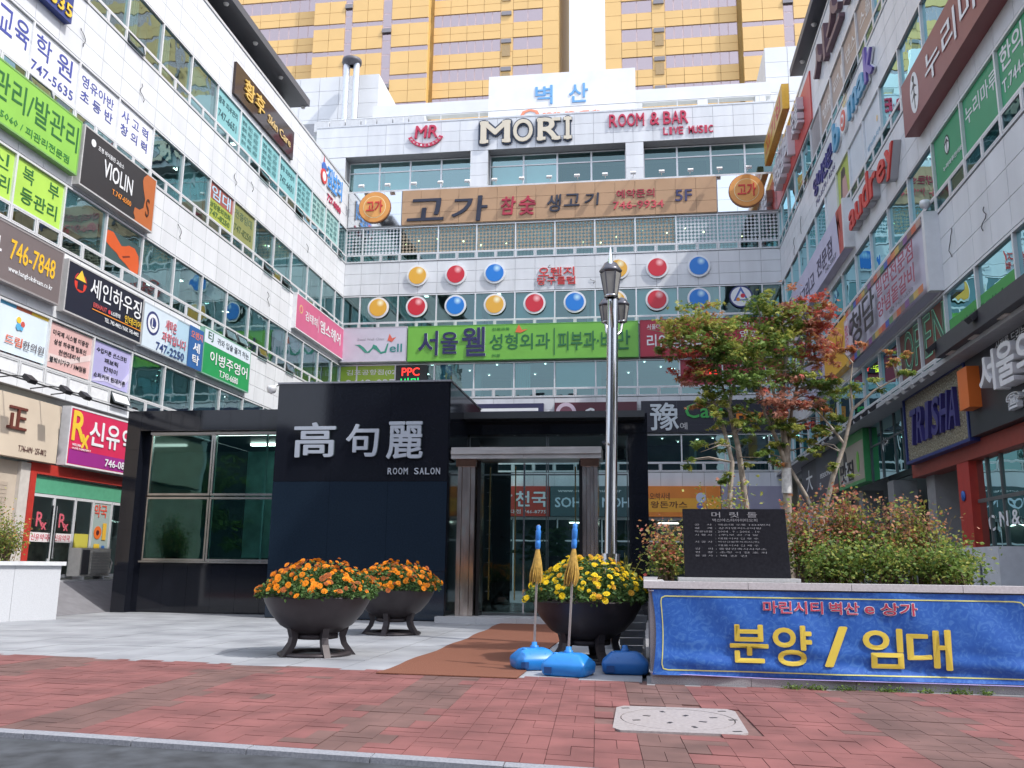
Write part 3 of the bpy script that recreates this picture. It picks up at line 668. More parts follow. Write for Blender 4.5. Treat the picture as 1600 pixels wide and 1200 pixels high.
sign(LW, 'laundry_sign', 'pale blue laundry sign with navy round seal and the number 747-2250', 27.42, 31.65, 8.48, 10.05, 0.19, (.42,.60,.72), [('P', [(0,0),(.34,0),(.55,1),(0,1)], (.62,.72,.80)), ('D', .15, .60, .42, navy), ('D', .15, .60, .33, white), ('D', .15, .60, .20, navy), ('T', 'L', .13, .17, .50, .70, white), ('T', '세탁은', .34, .52, .60, .84, (.60,.12,.16), .02, .006, white), ('T', '과학입니다', .30, .70, .32, .54, (.60,.12,.16), .02, .006, white), ('T', '747-2250', .22, .68, .06, .24, (.03,.06,.2), .02), ('R', .74, 1, 0, 1, (.03,.12,.34)), ('T', '오렌지', .77, .98, .72, .9, (.75,.2,.12), .02), ('T', '세', .82, .94, .40, .64, white, .04), ('T', '탁', .82, .94, .10, .34, white, .04)], frame=(.4,.45,.5))
sign(LW, 'shop_sign', 'green sign of an English school with a white strip on top', 31.72, 35.95, 8.46, 10.3, 0.19, (.02,.30,.09), [('R', 0, 1, .68, 1, (.66,.74,.82)), ('T', 'EJ', .08, .18, .74, .94, (.02,.10,.06)), ('T', '귀와 입술 즐겨 하는', .26, .95, .76, .90, (.1,.12,.15)), ('T', '이병주영어', .14, .94, .30, .56, white, .03), ('T', 'T.743-6680', .34, .74, .08, .22, white)], frame=(.2,.4,.3))
film(LW, 'pale film with a blue and red word at the left frame edge', 18.72, 20.85, 6.85, 8.15, (.62,.72,.80), [('R', 0, 1, .93, 1, (.1,.35,.6)), ('T', '행복', .2, .9, .2, .5, (.2,.45,.75))])
film(LW, 'pale film with a blue, red and yellow flower and clinic name', 20.87, 22.99, 6.85, 8.2, (.66,.76,.83), [('R', 0, .35, .93, 1, (.1,.40,.65)), ('R', .35, .65, .93, 1, (.6,.15,.08)), ('R', .65, 1, .93, 1, yl), ('D', .42, .72, .09, yl), ('D', .50, .66, .08, (.6,.1,.08)), ('D', .42, .58, .10, (.10,.40,.66)), ('D', .48, .56, .06, (.1,.4,.66)), ('T', '드림', .20, .52, .17, .36, (.72,.14,.06), .01), ('T', '한의원', .54, .96, .16, .35, (.15,.13,.14), .0)])
film(LW, 'salmon pink film with four lines of dark letters', 23.03, 25.12, 6.83, 8.15, (.68,.44,.42), [('P', [(0,.1),(.5,.2),(1,.45),(1,.6),(.5,.32),(0,.3)], (.72,.60,.58)), ('T', '미국제 시스템 미중창', .1, .92, .74, .86, blk), ('T', '삼성 하우젠 빌트인', .14, .88, .54, .66, blk), ('T', '천연대리석', .26, .74, .34, .46, blk), ('T', '붙박이가구 / 3M필름', .08, .92, .13, .25, blk)])
film(LW, 'lilac film with four lines of dark letters', 25.18, 27.27, 6.83, 8.15, (.44,.42,.70), [('P', [(0,0),(.4,.3),(.8,.2),(1,.5),(1,.3),(.8,.05),(.4,.1)], (.60,.58,.78)), ('T', '수입커튼 선스크린', .1, .9, .74, .86, blk), ('T', '패브릭', .32, .68, .54, .66, blk), ('T', '칸막이', .32, .68, .34, .46, blk), ('T', '쇼파커버 원데커튼', .08, .92, .13, .25, blk)])
sign(LW, 'wide_sign', 'long beige sign with one brown Chinese character and a phone number', 15.0, 23.6, 4.06, 5.72, 0.25, (.62,.53,.42), [('T', '正', .745, .83, .44, .80, (.14,.04,.03), .03, .05), ('T', 'T.746-6090 · 255-8812', .81, .945, .10, .20, (.08,.03,.03), .01)])
rx = sign(LW, 'pharmacy_sign', 'crimson pharmacy sign with a yellow Rx and white Korean letters', 23.98, 29.6, 4.08, 5.82, 0.28, (.62,.03,.10), [('R', .02, .98, .04, .28, (.32,.03,.24)), ('T', 'R', .03, .135, .44, .93, yl, .05), ('T', 'x', .115, .175, .34, .56, yl, .05), ('T', '신', .18, .31, .42, .84, white, .05), ('T', '유', .335, .46, .42, .84, white, .05), ('T', '약', .49, .61, .42, .84, white, .05), ('T', '국', .64, .77, .42, .84, white, .05), ('T', 'WELLPIA', .035, .11, .34, .38, white), ('T', 'OLIVE PHARMACY', .035, .20, .285, .32, white), ('T', '746-0879', .34, .60, .09, .22, white, .02)], frame=(.7,.7,.72))
sign(LW, 'skin_care_sign', 'dark brown glossy sign with gold letters and the words Skin Care', 32.75, 39.25, 20.74, 22.2, 0.12, (.035,.022,.022), [('L', '황후', .12, .46, .25, .82, (.72,.48,.12), .06, .03), ('T', 'Skin Care', .52, .93, .30, .58, (.62,.45,.2), .02, .03)], boardmat=mat((.035,.022,.022), .08, name='glossy brown board'))
g2 = 'teal films of the skin care studio'
for k_ in range(7):
    a = 31.585+k_*2.145+.04; tx = (.03,.10,.12)
    it = [('T', '황후 피부관리', .08, .92, .62, .82, tx, .02), ('T', '747-6651', .1, .9, .22, .44, tx, .02)] if k_ in (0, 3) else [('T', s_, .12+.28*c_, .32+.28*c_, .12+.20*q_, .26+.20*q_, (.05,.16,.18)) for c_, s_ in enumerate(('관리', '여드', '비만')) for q_ in range(4)]
    film(LW, ('teal film with a phone number, ' if k_ in (0, 3) else 'teal film with columns of letters, ')+('nearest of the row under the brown sign', 'second along under the brown sign', 'third along under the brown sign', 'fourth along under the brown sign', 'third from the far corner', 'second from the far corner', 'nearest the far corner')[k_], a, a+2.065, 18.93, 20.42, (.22,.50,.52) if k_ < 5 else (.30,.52,.50), it, g2)
film(LW, 'red and yellow green To Let film in the middle window row', 31.63, 33.69, 14.85, 16.33, (.36,.42,.07), [('R', 0, 1, .55, 1, (.34,.10,.08)), ('T', '임대', .1, .9, .58, .95, (.45,.66,.80), .03), ('T', '상담문의전화', .06, .94, .32, .48, (.08,.16,.05), .02), ('T', '747-8250', .08, .92, .1, .25, (.08,.16,.05), .02)])
film(LW, 'olive film with faded letters right of the red To Let film', 33.77, 35.84, 14.85, 16.33, (.24,.26,.09), [('T', '전층임대', .1, .9, .6, .85, (.10,.16,.10)), ('T', '747-8250', .1, .9, .2, .4, (.08,.12,.05))])
t = thing('gymnasium_lettering', (XL, 45.5, 21.6), 'blue and red wall letters with a small mascot free emblem near the far left corner', 'wall letters')
t['label'] = 'blue Korean wall letters with red and blue round emblem near the far left corner'
decorate(LW, t, 43.5, 4.4, 20.7, 22.9, 0, [('D', .06, .78, .32, (.06,.16,.5), 1.0, .05), ('D', .06, .56, .42, (.6,.06,.06), 1, .06), ('D', .06, .56, .26, white, 1, .06), ('P', [(.03,.9),(.06,1.12),(.09,.9)], (.5,.05,.08)), ('L', '짐보리', .14, .72, .42, .95, (.08,.30,.70), .08, .05, white), ('T', '727-0080', .22, .72, .08, .26, (.45,.04,.10), .03, .03)])
sign(LW, 'hair_sign', 'pink box sign with white letters where the left wall meets the far wall', 40.6, 47.9, 12.6, 14.4, 0.21, (.58,.12,.24), [('D', .09, .62, .22, (.7,.5,.2)), ('D', .09, .62, .15, (.6,.1,.2)), ('T', '김태희', .17, .40, .42, .68, white), ('R', .425, .43, .3, .8, white), ('T', '엠스헤어', .46, .90, .38, .74, white, .02)], frame=(.75,.75,.77))
# spot lamps on arms
def spot(W, u, v, L, label, grp, col=blk, down=.35):
    t = thing('spotlight', W.p(u, v, 0), label, 'spotlight', grp)
    MB().tube([W.p(u, v, 0), W.p(u, v+.05, L*.6), W.p(u, v, L)], .018, 6).build('arm', mat(col, .5, name='lamp arm'), t)
    MB().obox(W.p(u, v-.06, L+.08), (W.rd(), W.nm()-Vector((0, 0, .8)), W.nm()*.8+Vector((0, 0, 1))), (.15, .13, .06)).build('lamp_head', mat(col, .4, name='lamp housing'), t)
for i, u in enumerate((19.6, 21.0, 22.5, 23.4)): spot(LW, u, 6.05, 1.0, ('first', 'second', 'third', 'fourth')[i]+' black spotlight from the left above the beige sign', 'spotlights over the beige sign')
ORD = 'first second third fourth fifth sixth seventh eighth ninth tenth eleventh twelfth thirteenth fourteenth fifteenth'.split()
for i in range(15): spot(BW, -15.9+i*1.57, 22.95, .55, ORD[i]+' floodlight from the left above the tan board', 'floodlights over the tan board', (.75, .75, .75))
for i, u in enumerate((18.6, 21.2)): spot(RW, u, 6.45, .9, ('near', 'far')[i]+' black spotlight on an arm above the dark canopy', 'spotlights over the dark sign at right')
for i, u in enumerate((22.3, 23.1, 23.9, 24.7, 25.5, 26.3)): spot(RW, u, 6.15, .55, ORD[i]+' white floodlight from the near end above the glittering sign', 'floodlights over the sparkling sign', (.7, .7, .7))
for i, u in enumerate((27.6, 28.6, 29.6, 30.6, 33, 34.5, 36)): spot(RW, u, 6.15, .7, ORD[i]+' black spotlight beyond the white floodlights, counted from the near end', 'spotlights over the far right shops')
# pharmacy front and neighbours (ground floor of the left block)
sh = MB(); LW.box(sh, 14, 22.84, .8, 4.0, -.3, -.06); sh.build('shutter_wall', mat((.50, .43, .35), .7, 0, .12, 1, name='beige render'), left)
for i in range(22): m1 = MB(); LW.box(m1, 18.5, 22.1, 1.0+i*.11, 1.10+i*.11, -.06, -.03); m1.build('slat', mat((.45, .38, .31), .5, name='shutter slat'), left)
m1 = MB(); LW.box(m1, 22.45, 22.84, .8, 4.0, -.059, .05); m1.build('pilaster', mat((.55, .52, .48), .6, name='pale stone'), left)
pf = thing('glazed_pharmacy', LW.p(25, .8, 0), 'glazed pharmacy entrance with red surround under the crimson sign', 'shop front')
redp = mat((.45, .04, .03), .45, name='red paint')
def wb(par, name, a, m): mb = MB(); LW.box(mb, *a); return mb.build(name, m, par)
wb(pf, 'jamb', (22.85, 23.08, .8, 3.74, -.1, .08), redp); wb(pf, 'header', (22.85, 28.5, 3.74, 4.04, -.1, .06), redp)
wb(pf, 'transom_strip', (23.1, 28.3, 3.22, 3.70, -.06, -.03), mat((.10, .36, .22), .4, name='green strip'))
for i, (a, b) in enumerate(((23.1, 24.1), (24.12, 25.1), (25.12, 26.0), (26.02, 27.0), (27.02, 28.2))):
    mb = MB(); LW.box(mb, a, a+.04, .85, 3.2, -.06, .0); LW.box(mb, b-.04, b, .85, 3.2, -.06, .0); LW.box(mb, a+.04, b-.04, .85, .95, -.06, 0); LW.box(mb, a+.04, b-.04, 3.12, 3.2, -.06, 0)
    dr = mb.build('door' if i < 2 else 'window', FRAME, pf)
    MB().add([LW.p(a+.04, .95, -.03), LW.p(b-.04, .95, -.03), LW.p(b-.04, 3.12, -.03), LW.p(a+.04, 3.12, -.03)], [(0, 1, 2, 3)]).build('pane', CLEAR, dr)
    if i < 2:
        wb(dr, 'handle', (b-.12 if i == 0 else a+.08, b-.08 if i == 0 else a+.12, 1.4, 2.9, .01, .05), CHROME)
        decorate(LW, dr, a, b-a, .95, 3.12, -.02, [('T', 'R', .3, .6, .62, .80, (.6,.12,.16), .04), ('T', 'x', .55, .75, .58, .67, (.6,.12,.16), .04), ('R', .1, .95, .42, .54, (.75,.7,.7)), ('T', '신유약국', .14, .9, .44, .52, (.55,.08,.12), .01)])
    if i == 2: decorate(LW, dr, a, b-a, .95, 3.12, -.02, [('R', .05, .95, 0, .16, (.5,.04,.1)), ('R', .1, .9, .30, .55, (.55,.5,.08))])
    if i == 3: decorate(LW, dr, a, b-a, .95, 3.12, -.02, [('R', .0, 1, .0, 1, (.34,.42,.40)), ('R', .1, .8, .06, .28, (.5,.04,.1)), ('T', '약국', .08, .75, .80, .98, (.7,.1,.06), .03), ('D', .35, .58, .20, (.75,.16,.03)), ('D', .35, .58, .08, (.1,.02,.02)), ('R', .2, .5, .32, .42, yl), ('R', .6, .8, .48, .72, (.75,.45,.05)), ('R', .62, .78, .24, .40, (.06,.2,.55))])
wb(pf, 'shelf', (23.4, 27.5, .8, 2.6, -1.8, -1.5), mat((.35, .35, .33), .6, 0, .5, 3, name='shelf stock')); wb(pf, 'ceiling_light', (24.5, 27.5, 3.66, 3.72, -1.4, -1.3), LIT)
MB().box(XL-.9, XL-.3, 28.6, 47, .8, 4.0).build('shop_wall', mat((.08, .10, .11), .3, name='dark shop front'), left)
ac = thing('air_conditioner', (-16.45, 25.6, .8), 'cream outdoor air conditioner unit standing before the pharmacy', 'air conditioner')
MB().box(-16.75, -16.35, 24.85, 26.35, .90, 1.72).build('casing', mat((.62, .61, .56), .5, name='cream metal'), ac)
MB().box(-16.349, -16.33, 24.9, 25.25, .95, 1.67).build('side_panel', mat((.07, .07, .08), .5, name='dark grille'), ac)
for i in range(8): MB().box(-16.349, -16.32, 25.35, 26.25, .98+i*.085, 1.035+i*.085).build('louvre_blade', mat((.5, .5, .47), .5, name='louvre'), ac)
for y in (25.1, 26.1): MB().box(-16.7, -16.35, y-.03, y+.03, .80, .899).build('foot', FRAME, ac)
MB().tube([(-16.45, 26.37, 1.5), (-16.4, 26.55, 1.3), (-16.42, 26.5, 1.0), (-16.5, 26.38, .95)], .03, 6).build('hose', mat((.6, .6, .58), .6, name='hose'), ac)

# ================================================================== SIGNS, FAR BLOCK
tanm = mat((.46, .29, .17), .6, 0, .05, .8, name='tan board')
t = thing('restaurant_board', (-4.6, YB-.1, 20.57), 'long tan board with brush lettering and the number 746-9934', 'sign')
pcs = [(-13.55+i*1.11875+.008, -13.55+(i+1)*1.11875-.008, YB-.12, YB-.06, 20.59+j*.705, 20.59+j*.705+.69) for i in range(16) for j in range(3)]
MB().box(-13.55, 4.35, YB-.059, YB-.002, 20.57, 22.70).build('backing', mat((.6, .45, .3), .6, name='board backing'), t)
pieces(t, 'panel', pcs, tanm)
decorate(BW, t, 0, 1, 20.57, 21.57, .12, [])
for s_, a, b, c, d, col, off, dp in (('고', -13.2, -11.1, 20.8, 22.1, (.02,.025,.05), .03, .06), ('가', -10.6, -8.6, 20.66, 22.15, (.02,.025,.05), .03, .06), ('참', -7.75, -6.95, 20.95, 22.0, (.42,.03,.06), .05, .06), ('숯', -6.7, -5.8, 20.9, 22.0, (.42,.03,.06), .05, .06), ('생', -5.1, -4.35, 21.0, 22.0, (.03,.035,.06), .04, .06), ('고', -4.1, -3.25, 21.3, 22.0, (.03,.035,.06), .04, .06), ('기', -2.95, -2.2, 21.3, 22.0, (.03,.035,.06), .04, .06), ('예약문의', -1.15, .95, 21.62, 22.12, (.42,.03,.06), .024, .04), ('746-9934', -1.35, 1.45, 20.98, 21.42, (.6,.08,.10), .024, .04), ('5F', 2.1, 3.0, 21.3, 21.95, (.05,.05,.14), .03, .04)):
    lettering(BW, s_, a, b, c, d, .121, dp, C(col), t, off, 'letter', shear=.08 if a < -2 else 0)
mirr = mat((.75, .78, .80), .06, 1.0, .03, 1, name='mirror cladding')
for a, b, lab, x in ((XL+.05, -13.6, 'mirror clad wall section with round orange emblem at the left end of the tan board', -15.2), (4.4, XR-.05, 'mirror clad wall section with round orange emblem at the right end of the tan board', 5.97)):
    t = thing('mirror_panel_sign', ((a+b)/2, YB-.05, 20.6), lab, 'sign')
    n_ = 3
    for i in range(n_):
        for j in range(3): MB().box(a+(b-a)*i/n_+.006, a+(b-a)*(i+1)/n_-.006, YB-.06, YB-.005, 20.59+j*.705, 20.59+j*.705+.695).build('panel', mirr, t)
    decorate(BW, t, x-1, 2, 20.7, 22.7, .07, [('D', .5, .52, .97, (.30,.12,.04), 1, .06), ('D', .5, .53, .93, (.72,.32,.08), 1, .08), ('D', .5, .53, .68, (.82,.70,.40), 1, .085), ('D', .5, .53, .645, (.75,.36,.10), 1, .09), ('T', '고가', .26, .74, .36, .72, (.62,.05,.04), .06, .12)])
# lattice film with diamond holes over the fifth floor windows
def lattice(name, c):
    m = bpy.data.materials.new(name); m.use_nodes = True; n = m.node_tree; b = n.nodes['Principled BSDF']; b.inputs['Base Color'].default_value = (*c, 1); b.inputs['Roughness'].default_value = .6
    ge = n.nodes.new('ShaderNodeNewGeometry'); mp = n.nodes.new('ShaderNodeMapping'); mp.inputs['Rotation'].default_value = (0, rad(45), 0)
    ch = n.nodes.new('ShaderNodeTexChecker'); ch.inputs['Scale'].default_value = 7.0; n.links.new(ge.outputs['Position'], mp.inputs[0])
    cy = n.nodes.new('ShaderNodeVectorMath'); cy.operation = 'MULTIPLY'; cy.inputs[1].default_value = (1, 0, 1); n.links.new(mp.outputs[0], cy.inputs[0])
    ad = n.nodes.new('ShaderNodeVectorMath'); ad.operation = 'ADD'; ad.inputs[1].default_value = (0, .05, 0); n.links.new(cy.outputs[0], ad.inputs[0]); n.links.new(ad.outputs[0], ch.inputs['Vector'])
    tr = n.nodes.new('ShaderNodeBsdfTransparent'); mx = n.nodes.new('ShaderNodeMixShader'); n.links.new(ch.outputs['Fac'], mx.inputs[0]); n.links.new(tr.outputs[0], mx.inputs[1]); n.links.new(b.outputs[0], mx.inputs[2])
    n.links.new(mx.outputs[0], n.nodes['Material Output'].inputs[0]); return m
lt, lw_ = lattice('tan lattice film', (.36, .30, .22)), lattice('white lattice film', (.62, .66, .70))
bu = [XL]+[-15.86+2.245*i for i in range(11)]+[XR]
for i in range(12):
    m = lw_ if i < 2 or i > 8 else lt
    t = thing('lattice_film', ((bu[i]+bu[i+1])/2, YB+.04, 18.45), ('white' if m is lw_ else 'tan')+' diamond lattice film on the fifth floor window', 'window film', 'lattice films below the tan board')
    t['label'] = ('narrow white lattice film tight in the left corner', 'white lattice film under the left mirror clad emblem', 'tan lattice film under the first large brush letter', 'tan lattice film under the second large brush letter', 'tan lattice film left of the red brush letters', 'tan lattice film under the second red brush letter', 'tan lattice film under the first small dark letters', 'tan lattice film right of the small dark letters', 'tan lattice film under the red phone number', 'white lattice film under the dark 5F', 'white lattice film under the right mirror clad emblem', 'narrow white lattice film tight in the right corner')[i]
    MB().box(bu[i]+.05, bu[i+1]-.05, YB+.044, YB+.047, 18.92, 20.43).build('sheet', m, t)
    MB().box(bu[i]+.05, bu[i+1]-.05, YB+.044, YB+.047, 18.46, 18.82).build('sheet', m, t)
for i in range(20):
    x = -15.8+i*1.15+R.uniform(-.4, .4); MB().lathe([(0, -.06), (.06, 0), (0, .06)], (x, YB+R.uniform(.3, .8), R.uniform(19.3, 20.2)), 8).build('pendant_light', WARM, back)
# the billiard balls
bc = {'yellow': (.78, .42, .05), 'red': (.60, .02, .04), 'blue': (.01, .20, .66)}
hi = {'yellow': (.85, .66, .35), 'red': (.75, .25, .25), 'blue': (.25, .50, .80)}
def ball(x, z, c, lab):
    t = thing('ball_sign', (x, YB, z-.6), lab, 'round sign', 'round billiard ball signs')
    decorate(BW, t, x-1, 2, z-1, z+1, .03, [('D', .5, .5, .62, white, 1, .08)])
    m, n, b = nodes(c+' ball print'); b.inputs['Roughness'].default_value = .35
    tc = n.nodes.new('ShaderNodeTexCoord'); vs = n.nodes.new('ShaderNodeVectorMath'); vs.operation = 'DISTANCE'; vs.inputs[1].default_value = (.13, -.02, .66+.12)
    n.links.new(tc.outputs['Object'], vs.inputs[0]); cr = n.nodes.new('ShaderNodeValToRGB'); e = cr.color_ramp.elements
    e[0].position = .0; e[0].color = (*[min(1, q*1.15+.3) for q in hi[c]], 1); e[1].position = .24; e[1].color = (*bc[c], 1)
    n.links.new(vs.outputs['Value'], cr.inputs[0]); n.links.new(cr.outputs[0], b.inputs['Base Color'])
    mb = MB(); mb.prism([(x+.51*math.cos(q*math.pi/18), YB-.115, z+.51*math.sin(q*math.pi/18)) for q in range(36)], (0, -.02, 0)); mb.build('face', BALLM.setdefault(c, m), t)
BALLM = {}
pos = ('leftmost', 'second from left', 'third from left', 'fourth from left', 'fifth from left', 'sixth from left', 'seventh from left', 'eighth from left', 'ninth from left')
for i, (x, c) in enumerate(zip((-12.5, -10.27, -8.03, -1.12, 1.03, 3.27), ('yellow', 'red', 'blue')*2)): ball(x, 17.5, c, f'{c} ball sign on the white panels, '+('left of' if i < 3 else 'right of')+' the red club name')
for i, (x, c) in enumerate(zip([-14.74+2.245*k_ for k_ in range(9)], ('yellow', 'red', 'blue')*3)): ball(x, 15.66, c, f'{c} ball sign in the window row, {pos[i]}')
t = thing('club_emblem', (5.45, YB, 15.1), 'round white emblem with red and blue figures at the right end of the ball row', 'round sign')
decorate(BW, t, 4.45, 2, 14.7, 16.7, .08, [('D', .5, .5, .62, navy), ('D', .5, .5, .54, white), ('P', [(.3,.38),(.5,.78),(.7,.38)], (.08,.15,.45)), ('P', [(.37,.42),(.5,.66),(.63,.42)], white), ('D', .55, .52, .12, red), ('D', .42, .42, .10, org)])
t = thing('club_lettering', (-4.55, YB, 16.75), 'red two line club name between the ball signs on the white panels', 'wall letters')
decorate(BW, t, -5.65, 2.2, 16.72, 17.72, 0, [('L', '오렌지', 0.02, .98, .52, 1, (.62,.05,.05), .08, .02, (.8,.75,.75)), ('L', '당구클럽', 0, 1, .0, .44, (.62,.05,.05), .08, .02, (.8,.75,.75))])
# parapet lettering
t = thing('bar_lettering', (-6.4, YB, 25.25), 'cream block letters MORI with dark edges on the top band', 'wall letters')
for ch, a, b in (('M', -8.95, -7.3), ('O', -7.05, -5.95), ('R', -5.6, -4.4), ('I', -4.15, -3.65)):
    if ch == 'I': a, b = a+.17, b-.17
    lettering(BW, ch, a, b, 25.4, 26.75, .02, .10, C((.02,.035,.07)), t, .17, 'letter_outline'); lettering(BW, ch, a, b, 25.4, 26.75, .125, .06, C((.66,.60,.48)), t, .045, 'letter')
    for zz in (25.4, 26.56):      # slab serifs
        for q in ((a-.15, b+.15),) if ch == 'I' else ((a-.08, a+.42), (b-.42, b+.08)) if ch != 'O' else ():
            MB().box(q[0]-.03, q[1]+.03, YB-.124, YB-.02, zz-.03, zz+.22).build('serif_edge', C((.03,.05,.09)), t); MB().box(q[0], q[1], YB-.188, YB-.126, zz, zz+.19).build('serif', C((.66,.60,.48)), t)
t = thing('bar_lettering', (1.4, YB, 25.4), 'red letters ROOM & BAR over LIVE MUSIC on the top band', 'wall letters')
decorate(BW, t, -1.55, 6, 25.3, 27.0, 0, [('L', 'ROOM', 0, .34, .42, .86, (.5,.03,.08), .1, .03), ('L', '&', .385, .48, .42, .86, (.5,.03,.08), .1, .03), ('L', 'BAR', .51, .75, .42, .86, (.5,.03,.08), .1, .03), ('L', 'LIVE', .51, .70, .04, .30, (.5,.03,.08), .06, .02), ('L', 'MUSIC', .745, .975, .04, .30, (.5,.03,.08), .06, .02)])
t = thing('club_logo', (-12.3, YB, 25.3), 'red scroll emblem with a curved ribbon at the left of the top band', 'wall letters')
lettering(BW, 'MR', -12.95, -11.6, 26.0, 26.75, .02, .1, C((.5,.03,.08)), t, .04, 'letter', shear=.1)
pts = [(-12.3+1.15*math.sin(a)*1.0, 26.45-1.05*math.cos(a)) for a in [(-1.15+2.3*i/16) for i in range(17)]]
mb = MB()
for k_ in range(16):
    (xa, za), (xb, zb) = pts[k_], pts[k_+1]; mb.prism([(xa, YB-.02, za), (xb, YB-.02, zb), (xb*.8-12.3*.2, YB-.02, zb*.8+26.45*.2), (xa*.8-12.3*.2, YB-.02, za*.8+26.45*.2)], (0, -.08, 0))
mb.build('ribbon', C((.5,.03,.08)), t)
for i in range(9):
    a = -.95+1.9*i/8; x, z = -12.3+1.03*math.sin(a), 26.45-.945*math.cos(a); lettering(BW, 'MUSICROOM'[i], x-.05, x+.05, z-.06, z+.06, .105, .01, C(white), t)
# fourth and third floor signs
sign(BW, 'clinic_sign', 'white sign with green word Well and a small red bird', XL+.05, -12.93, 12.45, 14.46, .30, (.60,.60,.70), [('T', 'Seoul Well Clinic', .26, .66, .62, .69, (.4,.4,.45)), ('P', [(.22,.50),(.30,.50),(.36,.42),(.42,.29),(.48,.40),(.50,.50),(.55,.46),(.62,.28),(.67,.30),(.71,.52),(.73,.52),(.70,.26),(.62,.22),(.54,.34),(.50,.38),(.45,.26),(.38,.26),(.32,.38),(.27,.46)], (.05,.30,.22)), ('T', 'ell', .75, .93, .27, .50, (.04,.26,.26), .015), ('P', [(.71,.60),(.74,.80),(.78,.66),(.84,.70),(.78,.56)], (.72,.15,.10))], frame=(.5,.5,.55))
sign(BW, 'clinic_sign', 'long bright green clinic sign with navy and green letters', -12.88, -.06, 12.42, 14.44, .32, (.17,.47,.06), [('T', '서', .05, .135, .16, .84, (.02,.02,.10), .02, .04, white), ('T', '울', .15, .225, .20, .80, (.02,.02,.10), .02, .04, white), ('T', '웰', .245, .345, .12, .92, (.02,.02,.10), .02, .04, white), ('T', '성형외과', .365, .625, .28, .72, (.02,.15,.05), .035), ('T', '진료과목', .375, .45, .82, .90, (.03,.2,.05)), ('T', '의원', .375, .41, .08, .16, (.03,.2,.05)), ('P', [(.475,.76),(.49,.98),(.505,.82),(.53,.84),(.50,.74)], (.75,.16,.05)), ('R', .642, .646, .1, .85, (.02,.15,.05)), ('T', '피부과·비', .66, .885, .22, .74, (.02,.15,.05), .035), ('T', '만', .905, .965, .22, .74, (.02,.15,.05), .035)], frame=(.12,.38,.06))
sign(BW, 'clinic_sign', 'long red sign with white letters behind the maple trees', .02, 7.55, 12.42, 14.46, .32, (.42,.02,.05), [('T', '서울대 피부과', .05, .26, .74, .88, white), ('T', '리안성형외과', .05, .56, .22, .60, white, .04), ('T', '전문의', .66, .80, .72, .88, white), ('T', '안명경', .70, .90, .48, .64, white, .02)], frame=(.3,.02,.04))
film(BW, 'lime green film with white letters and number at the far left corner', XL+.05, -11.9, 10.92, 12.3, (.32,.50,.06), [('T', '김포공항점(02)', .07, .68, .58, .84, white), ('T', '2662-0275', .07, .72, .14, .42, white, .02)])
sign(BW, 'led_sign', 'small lit display with red PPC over green Korean letters', -13.55, -11.75, 10.98, 12.25, .12, (.01,.012,.014), [])
LR, LG_, LY = emit('red diodes', (1, .05, .04), 1.6), emit('green diodes', (.03, .9, .2), 1.1), emit('yellow diodes', (.9, .8, .05), 1.3)
led = [o for o in COL.objects if o.name.startswith('led_sign')][-1]
lettering(BW, 'PPC', -13.2, -12.2, 11.65, 12.1, .124, .01, LR, led, .02); lettering(BW, '비만', -13.25, -12.15, 11.08, 11.52, .124, .01, LG_, led, .02)
for i in range(3): film(BW, ('dark red film behind the maple leaves, leftmost', 'dark red film with digits 8225 behind the maple crown', 'dark red film at the far right corner')[i], (2.14, 4.39, 6.64)[i], (4.31, 6.56, 7.55)[i], 10.9, 12.3, (.40,.03,.06), [('T', '8225', .35, .98, .1, .42, white, .02), ('T', '747-', .3, .7, .6, .85, white)] if i == 1 else [('T', '25', .1, .8, .1, .42, white, .02)] if i == 2 else [])
sign(BW, 'led_sign', 'small lit display with yellow and red letters behind the maple', 2.9, 4.2, 11.35, 11.85, .1, (.02,.01,.01), [])
led = [o for o in COL.objects if o.name.startswith('led_sign')][-1]
lettering(BW, '금', 3.0, 3.4, 11.4, 11.75, .104, .01, LY, led, .02); lettering(BW, '연', 3.55, 4.1, 11.45, 11.75, .104, .01, LR, led, .02)
sign(BW, 'shop_sign', 'long navy sign partly hidden behind the black pavilion', -12.5, -5.2, 8.35, 9.96, .3, (.03,.03,.09), [('R', .02, .96, .74, .84, white), ('T', '노래연습장', .3, .8, .15, .6, white, .02)])
sign(BW, 'shop_sign', 'dark maroon sign with a pale round emblem beside the lamp post', -4.6, -.2, 8.35, 9.98, .3, (.09,.015,.03), [('D', .14, .66, .55, (.55,.45,.55)), ('D', .14, .66, .35, (.15,.05,.08)), ('T', 'Coffee', .36, .9, .3, .8, white, .02)])
t = sign(BW, 'cafe_sign', 'black sign with a large white Chinese character and green word Cafe', .02, 7.5, 8.33, 10.02, .22, (.015,.016,.03), [('T', '豫', .065, .26, .06, .92, (.62,.68,.72), .035, .08), ('T', '예', .27, .32, .08, .30, (.5,.5,.5)), ('T', 'Cafe', .31, .58, .44, .88, (.05,.40,.08), .04, .05), ('T', 'Bar', .66, .86, .30, .74, (.75,.22,.02), .04, .05)])
for q in ((.25, .33), (.5, .55), (.75, .77)): decorate(BW, t, .02, 7.48, 8.33, 10.02, .215, [('R', q[0], q[0]+.002, 0, 1, (.3,.32,.36))])
for q in (.22, .56): decorate(BW, t, .02, 7.48, 8.33, 10.02, .215, [('R', 0, 1, q, q+.006, (.2,.22,.26))])
